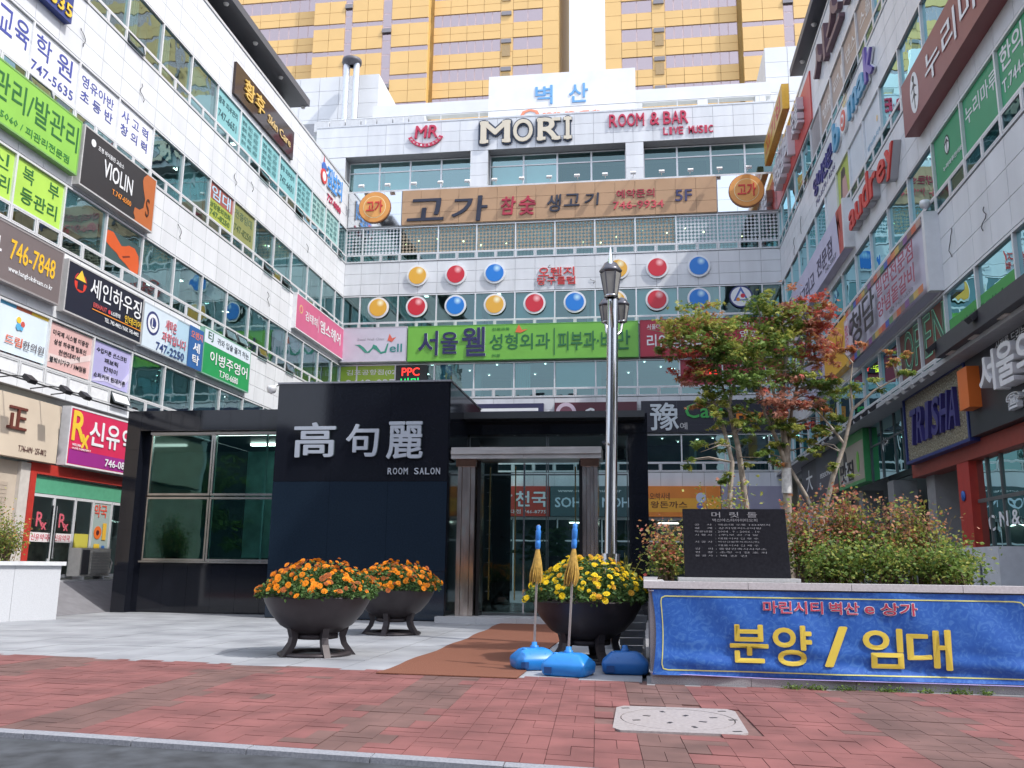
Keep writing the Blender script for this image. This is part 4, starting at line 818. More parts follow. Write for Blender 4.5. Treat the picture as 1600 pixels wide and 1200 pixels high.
# ground floor of the far block
for a, b, nm_, lab, col, it in ((-8.2, -4.86, 'snack_bar_sign', 'red snack bar sign with white letters seen through the pavilion glass', (.50,.05,.03), [('T', '김밥', .02, .40, .32, .82, white, .04), ('T', '천국', .46, .96, .32, .82, white, .05, .006, (.1,.08,.15)), ('T', '해운대점 746-8775', .2, .95, .08, .22, white, .01)]),
    (-4.8, .16, 'office_sign', 'grey green sign reading SOHO seen through the pavilion glass', (.06,.10,.11), [('T', 'www.soho-nohu.co.kr', .08, .75, .80, .90, white), ('T', 'SOHO', .05, .44, .30, .62, (.60,.72,.82), .05), ('T', 'NOHO', .55, .94, .30, .62, (.60,.72,.82), .05)]),
    (.2, 4.0, 'food_sign', 'orange food sign with brown brush letters', (.78,.25,.04), [('R', 0, 1, .15, .6, (.85,.42,.05)), ('T', '오!박사네', .05, .32, .55, .78, (.15,.05,.02), .01), ('T', '왕돈까스', .06, .55, .28, .5, (.15,.05,.02), .02), ('D', .74, .62, .26, (.6,.65,.8)), ('D', .72, .36, .16, (.15,.2,.55))]),
    (4.05, 7.5, 'shop_sign', 'plain lilac grey sign at the right end of the far shops', (.36,.35,.46), [])):
    sign(BW, nm_, lab, a, b, 3.9, 5.48, .35, col, it)
MB().box(XL+.3, XR-.3, YB+.9, YB+.95, 18.4, 20.6).build('dark_backing', mat((.05, .04, .035), .7, name='dark brown backing'), back)  # added sheet keeps the rooms behind the lattice dark
gf = thing('far_shop_front', (-4, YB+.3, 0), 'dark glazed shop fronts beneath the far signs', 'shop front')
MB().box(XL+.5, XR-.2, YB+1.5, YB+1.8, 0, 3.85).build('wall', mat((.05, .06, .065), .4, 0, .4, .8, name='dark shop interior'), gf)
for i in range(10):
    a = XL+.6+i*2.35; mb = MB(); mb.box(a, a+.07, YB+.1, YB+.2, 0, 3.8); mb.box(a+.07, a+2.3, YB+.1, YB+.2, 2.6, 2.68); mb.box(a+.07, a+2.3, YB+.1, YB+.2, 3.74, 3.8); wn = mb.build('window', FRAME, gf)
    MB().add([(a+.07, YB+.15, .05), (a+2.35, YB+.15, .05), (a+2.35, YB+.15, 3.74), (a+.07, YB+.15, 3.74)], [(0, 1, 2, 3)]).build('pane', CLEAR, wn)
    if i % 2: MB().box(a+.6, a+1.7, YB+1.0, YB+1.1, 3.6, 3.66).build('ceiling_light', LIT, gf)
MB().box(XL+.3, XR-.1, YB+.0, YB+.09, 3.8, 3.88).build('lintel', FRAME, gf)
tag(MB().box(-14.2, XR+8, 26.5, 62, -.012, .0).build('courtyard_ground', mat((.30, .30, .31), .8, 0, .1, 2, name='court paving')), kind='structure')
tag(MB().box(0.02, 40, 11.4, 24.49, -.14, -.001).build('side_ground', mat((.25, .25, .26), .8, 0, .1, 2, name='court paving')), kind='structure')

# ================================================================== SIGNS, RIGHT BLOCK (reading runs from far to near)
t = thing('wall_lettering', RW.p(33, 21.2, 0), 'dark bold wall letters high on the right block below the roof', 'wall letters')
decorate(RW, t, 36.2, 8.0, 21.0, 22.9, 0, [('L', '시스템', 0, 1, .1, .86, (.14,.08,.10), .2, .05)])
t = sign(RW, 'red_banner', 'red banner with bulky white letters at the far right corner', 37.6, 47.9, 20.56, 22.85, 0.06, (.56,.07,.06), [('L', '명품갈비', .12, .60, .16, .80, (.66,.66,.70), .35, .06), ('L', '숯불', .66, .86, .30, .84, (.62,.62,.66), .3, .04)])
sign(RW, 'projecting_sign', 'yellow box sign standing out from the far right corner', 41.0, 47.4, 22.9, 24.2, 0.34, (.60,.34,.03), [('T', '고기집', .1, .9, .2, .8, red, .03)], w0=.35, boardmat=mat((.55,.32,.03), .4, name='yellow box'))
g3 = 'brown films of the dance school'
for i, (s_, lab) in enumerate((('', 'brown grey film with fine stripes, farthest of the dance school row'), ('밸', 'brown film with a pale dancer curve, second from the far end'), ('리', 'brown film with white letters, third from the far end'), ('댄스', 'brown film with white letters, fourth from the far end'), ('스쿨', 'brown film with white letters, nearest of the dance school row'))):
    b = 38.33-2.17*i
    film(RW, lab, b-2.13, b-.04, 18.93, 20.43, (.36,.27,.22) if i else (.30,.27,.28), [('T', s_, .15, .85, .35, .7, (.7,.68,.66), .01)] if s_ else [('R', .1+.1*q, .13+.1*q, .05, .95, (.5,.48,.5)) for q in range(8)], g3)
t = thing('english_school_lettering', RW.p(30, 17, 0), 'bright many coloured letters with a red sun ring on the right block', 'wall letters')
decorate(RW, t, 33.6, 6.6, 16.9, 18.35, 0, [('T', 'b', 0, .14, .1, .85, (.12,.36,.55), .06, .08, white), ('D', .26, .42, .46, white, 1, .10), ('D', .26, .42, .38, (.66,.12,.08), 1, .12), ('D', .26, .42, .22, white, 1, .13), ('D', .26, .42, .12, (.66,.12,.08), 1, .14), ('T', 'm', .40, .60, .1, .55, (.12,.36,.55), .06, .08, white), ('T', 'a', .62, .76, .1, .55, (.12,.36,.55), .06, .08, white), ('T', 'k', .78, .92, .1, .9, (.16,.12,.42), .06, .08, white)]+[('P', [(.26+.05*math.sin(a)-.008*math.cos(a), .78+.05*math.cos(a)), (.26+.09*math.sin(a)*1.4, .80+.30*math.cos(a)), (.26+.05*math.sin(a)+.008*math.cos(a), .78+.05*math.cos(a))], yl) for a in (-.9, -.45, 0, .45, .9)])
t = thing('english_school_lettering', RW.p(36, 17, 0), 'dark blue Korean words with a small line below, left of the coloured letters', 'wall letters')
decorate(RW, t, 38.2, 4.4, 16.5, 18.1, 0, [('L', '영어전문', 0, .9, .35, .85, (.05,.05,.22), .06, .04), ('T', '742-0570 / 8246', .05, .95, .08, .24, (.08,.08,.2), .02)])
film(RW, 'yellow green picture film of a dark haired figure in the third row', 31.86, 33.95, 14.85, 16.33, (.42,.52,.08), [('D', .5, .72, .22, (.04,.03,.03)), ('P', [(.25,0),(.75,0),(.65,.6),(.35,.6)], (.5,.3,.28)), ('P', [(.3,.1),(.42,.9),(.3,.85),(.2,.2)], (.05,.04,.04))])
for i, lab in enumerate(('plain white film left of the glass bay', 'white film with pale blue letters and a small sun')):
    b = 31.82-2.17*i; film(RW, lab, b-2.13, b-.04, 14.85, 16.33, (.62,.68,.74), [] if i == 0 else [('T', '영어유치부', .1, .95, .12, .24, (.3,.5,.65)), ('D', .75, .5, .1, (.8,.6,.3))])
film(RW, 'plain white film at the end of the picture film', 34.03, 36.12, 14.85, 16.33, (.62,.66,.70))
t = thing('academy_lettering', RW.p(28.5, 12.9, 0), 'thick red rounded letters spelling audrey on the right block', 'wall letters')
for i, ch in enumerate('audrey'):
    z0, z1 = (12.98, 13.62) if ch not in 'dy' else ((12.98, 14.0) if ch == 'd' else (12.72, 13.62))
    lettering(RW, ch, 31.3-i*.97, 31.3-i*.97+.80, z0, z1, .0, .22, C((.42,.42,.44)), t, .07, 'letter_back'); lettering(RW, ch, 31.3-i*.97, 31.3-i*.97+.80, z0, z1, .222, .05, C((.60,.05,.04)), t, .045, 'letter')
sign(RW, 'clinic_sign', 'maroon brown box sign with white letters and a white oval tree emblem', 15.8, 24.0, 12.92, 14.42, 0.38, (.24,.07,.07), [('D', .13, .5, .56, white, .62), ('R', .126, .134, .2, .75, blk), ('P', [(.10,.55),(.13,.68),(.16,.55),(.13,.60)], blk), ('P', [(.105,.38),(.13,.5),(.155,.38),(.13,.43)], blk), ('D', .13, .76, .08, blk), ('T', '누리마루', .25, .84, .22, .76, white, .01)])
g4 = 'green films of the oriental clinic'
film(RW, 'green film with a small round tree emblem, farthest of the green films', 21.01, 23.09, 10.92, 12.5, (.02,.30,.13), [('D', .45, .55, .26, (.01,.06,.03), .7), ('D', .45, .55, .21, white, .7), ('R', .44, .46, .42, .66, blk), ('P', [(.36,.55),(.45,.66),(.54,.55),(.45,.6)], blk), ('T', '누리마루한의원', .28, .95, .18, .26, white)], g4)
film(RW, 'green film with four large white letters, middle of the green films', 18.84, 20.93, 10.92, 12.5, (.02,.30,.13), [('T', '누리마루', .06, .97, .42, .70, white, .01)], g4)
film(RW, 'green film with white letters over a phone number, nearest green film', 16.67, 18.76, 10.92, 12.5, (.02,.30,.13), [('T', '한의원', .05, .9, .48, .82, white, .02), ('T', 'T.744-5975', .05, .95, .18, .36, white, .01)], g4)
t = sign(RW, 'banner_sign', 'lilac white slanting sign of brush letters with a red end, upper right', 31.95, 43.4, 12.65, 14.40, 0.31, (.52,.50,.66), [('R', .93, 1, 0, 1, (.5,.08,.06)), ('P', [(.90,1),(.96,.4),(.93,0),(.93,1)], (.5,.08,.06)), ('T', '밀면그리고', .05, .50, .2, .62, (.05,.04,.1), .01), ('T', '전문점', .56, .82, .25, .68, (.05,.04,.1), .01), ('T', '743-5057', .7, .88, .08, .18, (.2,.2,.25))])
mb = MB(); RW.box(mb, 31.75, 31.94, 12.6, 14.45, 0, .35); mb.build('end_cap', FRAME, t)
cols = [(.55,.12,.06), (.06,.10,.40), (.55,.38,.10), (.25,.14,.12), (.12,.25,.12), (.6,.2,.08), (.2,.08,.25), (.45,.30,.25), (.5,.1,.08), (.18,.2,.14)]
its = [('R', i/22, (i+1)/22, .90, 1, cols[i*7 % 10]) for i in range(22)]+[('R', i/22, (i+1)/22, 0, .10, cols[(i*3+2) % 10]) for i in range(22)]
its += [('D', .09, .30, .34, (.60,.52,.58), 2), ('R', .03, .10, .22, .80, (.60,.40,.46)), ('R', .037, .093, .26, .76, (.66,.62,.70)), ('T', '청담', .04, .09, .3, .7, (.55,.12,.2)), ('T', '청', .13, .30, .20, .76, (.02,.02,.03), .045), ('T', '담', .33, .49, .24, .80, (.02,.02,.03), .045), ('T', '밀면전문점', .53, .94, .54, .80, (.35,.05,.10), .015), ('T', '양념돝갈비', .53, .94, .22, .48, (.35,.05,.10), .015), ('T', '☎ 742-0550', .66, .92, .12, .19, (.25,.25,.3))]
t = sign(RW, 'restaurant_sign', 'long white sign with patchwork border and black and red brush letters', 23.3, 32.5, 8.36, 10.36, 0.31, (.56,.55,.66), its)
mb = MB(); RW.box(mb, 23.08, 23.29, 8.30, 10.42, 0, .36); mb.build('end_cap', FRAME, t)
sign(RW, 'baby_shop_sign', 'yellow sign with red handwritten word Baby next to the patchwork sign', 32.55, 36.8, 8.6, 10.36, 0.28, (.74,.42,.04), [('T', 'Baby', .25, .85, .3, .75, (.45,.12,.04), .015), ('D', .2, .8, .1, (.45,.12,.04))])
sign(RW, 'shop_sign', 'pale lilac sign board beyond the yellow sign at right', 36.85, 41.5, 8.5, 10.2, 0.28, (.42,.42,.55), [('T', '미술학원', .15, .9, .3, .7, (.1,.1,.3), .02)])
film(RW, 'dark red film behind the OPEN letters, far half', 25.32, 27.4, 6.83, 8.16, (.10,.015,.015)); film(RW, 'dark red film behind the OPEN letters, near half', 23.15, 25.24, 6.83, 8.16, (.12,.02,.015))
t = thing('open_neon', RW.p(25.3, 6.9, 0), 'pale green outlined word OPEN in the window under the patchwork sign', 'neon sign')
ng = mat((.25, .62, .42), .4, name='pale green tube'); ni = C((.04, .10, .07))
for ch, a, b, z0 in (('O', 27.0, 26.15, 6.95), ('P', 26.0, 25.3, 7.0), ('E', 25.1, 24.5, 7.0), ('N', 24.3, 23.4, 7.0)):
    lettering(RW, ch, a, a+(a-b), z0, 8.1, -.038, .008, ng, t, .035, 'letter'); lettering(RW, ch, a, a+(a-b), z0, 8.1, -.028, .006, ni, t, -.012, 'letter_core')
film(RW, 'green film with faint letters right of the OPEN windows', 18.84, 23.07, 6.83, 7.5, (.04,.32,.06), [('T', '비만클리닉', .2, .8, .3, .7, (.02,.18,.05))])
# shop fascias of the right block
spk = two_tone('sparkling mosaic', (.10, .08, .05), (.34, .30, .20), 22, .25, lo=.35, hi=.6, bump=.4, c3=(.55, .55, .5))
bl = (.02, .035, .16)
t = sign(RW, 'trisha_sign', 'glittering mosaic sign with slanted dark blue capital letters', 21.3, 26.1, 4.30, 6.0, 0.31, (.2,.18,.12), [], boardmat=spk)
for a in ((21.2, 26.2, 4.22, 4.298), (21.2, 26.2, 6.002, 6.06), (26.102, 26.2, 4.3, 6.0), (21.2, 21.298, 4.3, 6.0)): mb = MB(); RW.box(mb, *a, 0, .36); mb.build('frame', C(bl), t)
for i, ch in enumerate('TRISHA'):
    lettering(RW, ch, 25.6-i*.64+(.12 if ch == 'I' else 0)*-1, 25.6-i*.64+(.52 if ch != 'I' else .10), 4.68, 5.58, .31, .10, C((.035,.03,.17)), t, .018, 'letter', shear=.22)
t = sign(RW, 'clinic_sign', 'black fascia sign with big white raised letters and an orange block', 15.8, 21.15, 4.30, 6.1, 0.34, (.025,.028,.035), [('T', '신뢰를 드리는', .34, .62, .84, .95, white), ('L', '서울의원', .28, 1.0, .36, .80, (.78,.78,.80), .28, .06), ('T', '☎ 747-7975', .44, .95, .10, .28, white, .03, .1)])
mb = MB(); RW.box(mb, 20.35, 20.95, 4.85, 5.75, .34, .6); mb.build('emblem_block', C((.75,.17,.03)), t)
mb = MB(); RW.box(mb, 15.6, 21.2, 6.12, 6.5, 0, .95); t2 = thing('fascia_canopy', RW.p(18.5, 6.1, 0), 'dark grey canopy over the black fascia sign at right', 'canopy'); mb.build('canopy_box', mat((.05, .05, .06), .5, name='dark canopy'), t2)
for u in (17.6, 19.2, 20.6): mb = MB(); RW.box(mb, u-.2, u+.2, 6.10, 6.118, .6, .85); mb.build('downlight', mat((.6, .55, .5), .4, name='lamp plate'), t2)
sign(RW, 'picture_sign', 'green sign with cartoon like patches of black, white and tan', 31.1, 35.2, 4.22, 6.0, 0.31, (.08,.30,.09), [('R', .03, .97, .07, .80, (.38,.34,.28)), ('D', .30, .52, .42, (.05,.05,.05), .7), ('D', .34, .40, .22, (.6,.6,.58)), ('D', .78, .42, .36, (.16,.45,.06), .55), ('P', [(.1,.1),(.6,.1),(.5,.3),(.2,.3)], (.5,.5,.5)), ('T', '맛집', .1, .6, .12, .5, blk, .05)], frame=(.05,.3,.1))
t = thing('glass_front', RW.p(28.6, 4.2, 0), 'dark glass upper front with a white palm leaf drawing between the green and glittering signs', 'shop front')
mb = MB(); RW.box(mb, 26.25, 31.05, 4.2, 6.0, -.5, -.4); mb.build('backing', mat((.02, .025, .03), .4, name='dark void'), t)
for a in (26.25, 27.2, 28.1, 29.6, 31.0): mb = MB(); RW.box(mb, a, a+.06, 4.2, 6.0, .05, .13); mb.build('mullion', DKFR, t)
mb = MB(); RW.box(mb, 26.31, 31.0, 5.3, 5.35, .06, .12); mb.build('mullion', DKFR, t)
MB().add([RW.p(26.3, 4.2, .09), RW.p(31.0, 4.2, .09), RW.p(31.0, 6.0, .09), RW.p(26.3, 6.0, .09)], [(0, 1, 2, 3)]).build('pane', CLEAR, t)
for a in range(7):
    q = rad(-60+a*28); c0 = RW.p(29.4, 5.45-.08*a, .11); d = RW.rd()*math.cos(q)+Vector((0, 0, math.sin(q)*.6)); n_ = d.cross(RW.nm()); MB().prism([c0, c0+d*.3+n_*.06, c0+d*.6, c0+d*.3-n_*.06], RW.nm()*.005).build('leaf_drawing', C(white), t)
sign(RW, 'shop_sign', 'dark grey sign with tiny vertical letters behind the maple trunks', 35.3, 39.6, 4.2, 6.0, 0.31, (.05,.055,.07), [('T', 'PERSONAL', .2, .8, .45, .55, white), ('T', '집', .15, .22, .2, .36, white), ('R', .5, 1, .0, .18, (.35,.10,.05))])
sign(RW, 'shop_sign', 'black louvred sign at the far end of the right shops', 39.7, 43.5, 4.2, 6.0, 0.25, (.03,.03,.035), [('T', '大', .3, .7, .3, .8, white)])
sign(RW, 'shop_sign', 'white sign with blue dotted letters low at the far end of the right shops', 42.2, 46.5, 2.6, 4.1, 0.31, (.58,.60,.66), [('R', .0, 1, .85, 1, (.45,.1,.06)), ('T', '부동산중개', .1, .95, .2, .7, (.05,.1,.4), .02)])
mb = MB(); RW.box(mb, 15.6, YB, 6.02, 6.14, .001, .75); mb.build('eave_shelf', mat((.40, .41, .43), .6, name='grey eave'), right)
t = thing('glazed_shop', RW.p(20, 0, 0), 'red framed glazed shop front at the right edge behind the planting', 'shop front')
mb = MB(); RW.box(mb, 22.15, 22.95, 0, 3.88, -.3, .12); mb.build('column', redp, t)
mb = MB(); RW.box(mb, 15.6, 26.5, 3.88, 4.28, -.3, .14); mb.build('header', mat((.28, .045, .03), .5, name='dark red beam'), t)
for i, a in enumerate((15.7, 16.9, 18.1, 19.3, 20.6, 21.4)):
    b = (16.9, 18.1, 19.3, 20.6, 21.4, 22.1)[i]
    mb = MB(); RW.box(mb, a, a+.06, 0, 3.87, -.08, .0); RW.box(mb, a+.06, b, 2.9, 2.98, -.08, 0); RW.box(mb, a+.06, b, 0, .1, -.08, 0); wn = mb.build('window', mat((.16, .17, .17), .4, .4, name='grey frame'), t)
    MB().add([RW.p(a+.06, .1, -.04), RW.p(b, .1, -.04), RW.p(b, 3.87, -.04), RW.p(a+.06, 3.87, -.04)], [(0, 1, 2, 3)]).build('pane', CLEAR, wn)
decorate(RW, t, 22.1, 5, 1, 3.4, -.03, [('T', 'C', .10, .17, .52, .66, white, .03), ('T', '&', .36, .44, .55, .68, white, .03), ('T', 'N', .23, .32, .55, .68, white, .03)])
mb = MB(); RW.box(mb, 15.6, 22.1, .0, 3.9, -3.2, -3.0); mb.build('inner_wall', mat((.08, .06, .05), .6, 0, .5, 1.5, name='dim interior'), t)
SL = emit('string lamp', (.7, .8, .15), 1.6)
for i in range(14): mb = MB(); RW.box(mb, 17+i*.3, 17.05+i*.3, 3.22, 3.27, -.9, -.85); mb.build('string_light', SL, t)
for i in range(9): mb = MB(); RW.box(mb, 21.7, 21.75, 1.2+i*.2, 1.25+i*.2, -.5, -.45); mb.build('string_light', SL, t)
mb = MB(); RW.box(mb, 20.3, 20.7, 3.3, 3.36, -1.4, -1.0); mb.build('ceiling_light', LIT, t)
mb = MB(); RW.box(mb, 22.3, 22.7, 1.45, 1.95, .121, .16); mb.build('notice_plate', C((.45,.48,.5)), t)
mb = MB(); mb.lathe([(0, 0), (.12, 0), (.12, .03), (0, .03)], (0, 0, 0), 18); o = mb.build('round_plate', C((.04,.14,.5)), t, org=(0,0,0)); o.rotation_euler = (0, rad(-90), 0); o.location = RW.p(22.6, 3.1, .125)-wl(t)
mb = MB(); RW.box(mb, 23.0, YB-1, 0, 4.15, -4.2, -4.0); mb.build('inner_wall', mat((.025, .025, .03), .6, name='dark passage'), right)
for u in (25.4, 29.4, 33.4, 38): mb = MB(); RW.box(mb, u, u+.7, 0, 4.1, -.8, -.1); mb.build('column', mat((.28, .28, .29), .6, name='grey column'), right)
cs = thing('white_cabinet', (7.0, 19.4, 0), 'white cabinet with dark printed blocks standing by the right edge shop', 'cabinet')
MB().box(6.6, 7.45, 18.3, 20.6, 0, 1.84).build('body', mat((.62, .64, .68), .4, name='white cabinet'), cs)
for i in range(2):
    for j in range(2): MB().box(6.585, 6.599, 20.1-i*.0-.25, 20.45, 1.15+j*.35, 1.30+j*.35).build('print', C((.15,.15,.2)), cs)
MB().box(6.57, 6.599, 19.2, 19.26, .9, 1.5).build('handle', DKFR, cs)

# loose cables and clips left on the panels
cabm = mat((.10, .10, .11), .6, name='loose cable')
for W, u, v, h, par in ((LW, 22.9, 17.4, .5, left), (LW, 26.2, 17.5, .6, left), (LW, 29.5, 13.6, .5, left), (LW, 33.5, 17.5, .5, left), (LW, 37.6, 13.5, .6, left), (LW, 30.5, 9.0, .5, left), (LW, 42.0, 17.4, .4, left), (LW, 35.2, 19.0-1.2, .4, left),
        (RW, 22.2, 9.6, .7, right), (RW, 31.2, 13.9, .5, right), (RW, 41.5, 17.6, .8, right), (RW, 43.5, 17.3, .8, right), (RW, 45.5, 13.3, .7, right), (RW, 20.0, 9.3, .5, right), (BW, -5.0, 17.9, .3, back), (BW, -2.6, 17.0, .3, back)):
    P = [W.p(u+.10*math.sin(k_*1.1+u)+.03*k_, v-h*k_/7, .02+.03*math.sin(k_*.9)**2) for k_ in range(8)]
    MB().tube(P, .012, 5).build('cable', cabm, par)

# ================================================================== BLACK GRANITE PAVILION
pv = thing('black_pavilion', (-7, 26, 0), 'low pavilion of polished black granite and teal glass with white Chinese letters', 'building')
def pb(name, a, m=GRAN_B, par=None): return MB().box(*a).build(name, m, par or pv)
def granite_grid(x0, x1, y, z0, z1, nx, nz, name='slab', d=.03):
    for i in range(nx):
        for j in range(nz):
            a, b = x0+(x1-x0)*i/nx, x0+(x1-x0)*(i+1)/nx; c, e = z0+(z1-z0)*j/nz, z0+(z1-z0)*(j+1)/nz
            MB().box(a+.003, b-.003, y-d+R.uniform(-.001, .001), y, c+.003, e-.003).build(name, GRAN_B, pv)
# left glazed part, front at y 23.25
granite_grid(-14.27, -13.86, 23.25, 0, 5.5, 1, 5); pb('column_core', (-14.27, -13.86, 23.252, 24.2, 0, 5.49))
granite_grid(-13.86, -9.48, 23.25, 4.93, 5.5, 5, 1); pb('beam', (-13.85, -9.47, 23.252, 23.9, 4.94, 5.49))
granite_grid(-13.7, -9.48, 23.55, 0.02, 1.32, 6, 1); pb('base_wall', (-13.7, -9.47, 23.552, 23.9, 0, 1.33)); pb('reveal', (-13.858, -13.7, 23.50, 24.0, 0, 4.92))
STEEL = mat((.46, .47, .47), .22, 1.0, .15, 2, name='window steel')
for i, (a, b) in enumerate(((-13.69, -11.84), (-11.82, -9.48))):
    for j, (c, e) in enumerate(((1.38, 3.12), (3.16, 4.90))):
        mb = MB(); mb.box(a, a+.05, 23.54, 23.62, c, e); mb.box(b-.05, b, 23.54, 23.62, c, e); mb.box(a+.05, b-.05, 23.54, 23.62, c, c+.06); mb.box(a+.05, b-.05, 23.54, 23.62, e-.06, e)
        wn = mb.build('window', STEEL, pv)
        MB().add([(a+.05, 23.58, c+.06), (b-.05, 23.58, c+.06), (b-.05, 23.58, e-.06), (a+.05, 23.58, e-.06)], [(0, 1, 2, 3)]).build('pane', DKGL, wn)
pb('sill', (-13.69, -9.48, 23.40, 23.6, 1.331, 1.375), STEEL)
pb('side_wall', (-14.26, -14.17, 24.21, 31.0, 0, 5.3)); pb('back_wall', (-14.16, -9.6, 30.9, 31.0, 0, 5.3), mat((.22, .55, .50), .3, 0, .5, 1.2, name='reflection teal wall'))  # teal of the back wall stands in for reflections in the glass
pb('glare_strip', (-13.68, -9.5, 23.45, 23.53, 4.86, 4.92), FRAME); pb('ceiling_light', (-13.0, -10.2, 26.0, 26.15, 5.2, 5.28), LIT); pb('ceiling_light', (-13.0, -10.2, 28.5, 28.65, 5.2, 5.28), LIT)  # strip paints a bright reflection line; both lamps added to light the teal room
for x in (-12.6, -11.0, -10.2): pb('inner_post', (x, x+.05, 25.2, 25.25, .1, 5.2), mat((.25, .5, .45), .3, name='teal glass edge'))
pb('inner_counter', (-13.4, -11.8, 27, 28, .05, 1.5), mat((.05, .07, .05), .7, 0, .5, 6, name='dim interior furniture'))
# tall granite block
GRAN_N = mat((.011, .020, .034), .08, 0, .2, 30, name='granite with navy reflection')  # navy reflection on the lower slabs put into the stone colour
pb('tower_core', (-9.45, -4.85, 22.262, 26.6, 0, 5.96)); 
for i in range(3):
    for j, (c, e) in enumerate(((0.02, 1.2), (1.2, 3.42), (3.42, 5.98))): o = MB().box(-9.45+i*1.5333+.003, -9.45+(i+1)*1.5333-.003, 22.205, 22.24, c+.003, e-.003).build('slab', GRAN_B if j == 2 else GRAN_N, pv); o.rotation_euler = (R.uniform(-.0015, .0015), 0, R.uniform(-.0025, .0025))
for i in range(3):
    for j, (c, e) in enumerate(((0.02, 1.2), (1.2, 3.42), (3.42, 5.98))): MB().box(-4.849, -4.82, 22.24+i*1.45, 22.24+(i+1)*1.45-.005, c+.002, e-.002).build('slab', GRAN_B, pv)
pb('top_trim', (-9.47, -4.80, 22.18, 26.62, 5.985, 6.03), mat((.32, .32, .34), .35, .8, name='trim metal'))
fw = Free((-9.45, 22.199, 0), (1, 0, 0))
sil = mat((.44, .48, .54), .35, .3, .03, 3, name='silver letters'); shd = mat((.07, .10, .12), .5, name='letter side')
for ch, a, b, c, e in (('高', -8.90, -7.82, 4.05, 4.93), ('句', -7.50, -6.66, 4.06, 4.88), ('麗', -6.42, -5.50, 4.00, 4.93)):
    lettering(fw, ch, a+9.45, b+9.45, c, e, .01, .05, shd, pv, .055, 'letter_side'); lettering(fw, ch, a+9.45, b+9.45, c, e, .062, .02, sil, pv, .04, 'letter')
for i, ch in enumerate('ROOM SALON'):
    if ch != ' ': lettering(fw, ch, 3.06+i*.139, 3.06+i*.139+.105, 3.60, 3.76, .004, .025, sil, pv, .02, 'letter')
# right glazed hall, front at y 24.6
granite_grid(-4.82, .17, 24.6, 4.95, 5.5, 4, 1); pb('beam', (-4.82, .16, 24.602, 25.1, 4.94, 5.49)); granite_grid(-.36, .17, 24.6, 0.02, 4.94, 1, 3); pb('column_core', (-.35, .16, 24.602, 25.1, 0, 4.93))
pb('side_beam', (-.2, .16, 25.11, 31.0, 4.94, 5.49)); pb('rear_column', (-.2, .16, 30.6, 31, 0, 4.93)); pb('rear_beam', (-4.8, -.21, 30.7, 31.0, 4.94, 5.3)); pb('side_sill', (-.02, .16, 25.11, 30.59, 0, .25))
pb('roof', (-14.16, .1, 24.0, 30.98, 5.301, 5.48), mat((.03, .035, .04), .5, name='pavilion roof'))
pb('floor', (-14.15, -.02, 24.0, 30.9, .005, .12), mat((.05, .05, .055), .2, name='dark floor'))
for a, b in ((-4.8, -2.6), (-2.58, -.38)):
    for c, e in ((.14, 3.86), (3.9, 4.93)):
        mb = MB(); mb.box(a, a+.03, 24.8, 24.84, c, e); mb.box(b-.03, b, 24.8, 24.84, c, e); mb.box(a+.03, b-.03, 24.8, 24.84, e-.04, e); wn = mb.build('window', DKFR, pv)
        MB().add([(a, 24.82, c), (b, 24.82, c), (b, 24.82, e), (a, 24.82, e)], [(0, 1, 2, 3)]).build('pane', CLEAR, wn)
MB().add([(-4.8, 30.8, .12), (-.21, 30.8, .12), (-.21, 30.8, 4.93), (-4.8, 30.8, 4.93)], [(0, 1, 2, 3)]).build('rear_pane', CLEAR, pv)
MB().add([(.05, 25.11, .25), (.05, 30.59, .25), (.05, 30.59, 4.93), (.05, 25.11, 4.93)], [(0, 1, 2, 3)]).build('side_pane', CLEAR, pv)
pb('inner_wall', (-9.0, -4.8, 29.9, 30.0, .12, 5.2), mat((.03, .035, .035), .4, name='dark inner wall'))
pb('dark_door', (-4.2, -3.68, 25.3, 25.38, .12, 3.95), mat((.012, .012, .015), .15, name='dark door'))
gold = mat((.55, .36, .12), .25, 1.0, .1, 3, name='gold bar')
for x in (-3.95, -3.28, -1.72): pb('gold_bar', (x, x+.03, 23.3, 23.33, .5, 3.9), gold)
for i in range(9): pb('grille_bar', (-4.02, -3.9, 23.31, 23.34, .7+i*.36, .72+i*.36), CHROME)
pb('low_panel', (-3.2, -1.5, 25.0, 25.05, .12, 1.25), mat((.05, .07, .06), .3, 0, .4, 3, name='dark green stone'))
for x, z in ((-2.55, 1.1), (-1.85, 1.1)):
    mb = MB(); mb.lathe([(.02, 0), (.28, .1), (.3, .5), (.0, .55)], (x, 26.5, z), 14); mb.build('armchair', mat((.05, .05, .06), .5, name='dark chair'), pv)
for q in range(3):
    mb = MB()
    for i in range(60): a = R.uniform(0, 6.28); r_ = R.uniform(.1, .55); x = -3.0+q*.9; c0 = Vector((x+r_*math.cos(a), 27+r_*math.sin(a)*.5, 1.5+R.uniform(0, .9))); d = Vector((math.cos(a), math.sin(a), .3)); mb.add([c0, c0+d*.25+Vector((0, 0, .05)), c0+d*.4-Vector((0, 0, .1)), c0+d*.2-Vector((0, 0, .06))], [(0, 1, 2, 3)])
    mb.build('house_plant', mat((.03, .09, .03), .5, name='plant leaf'), pv)
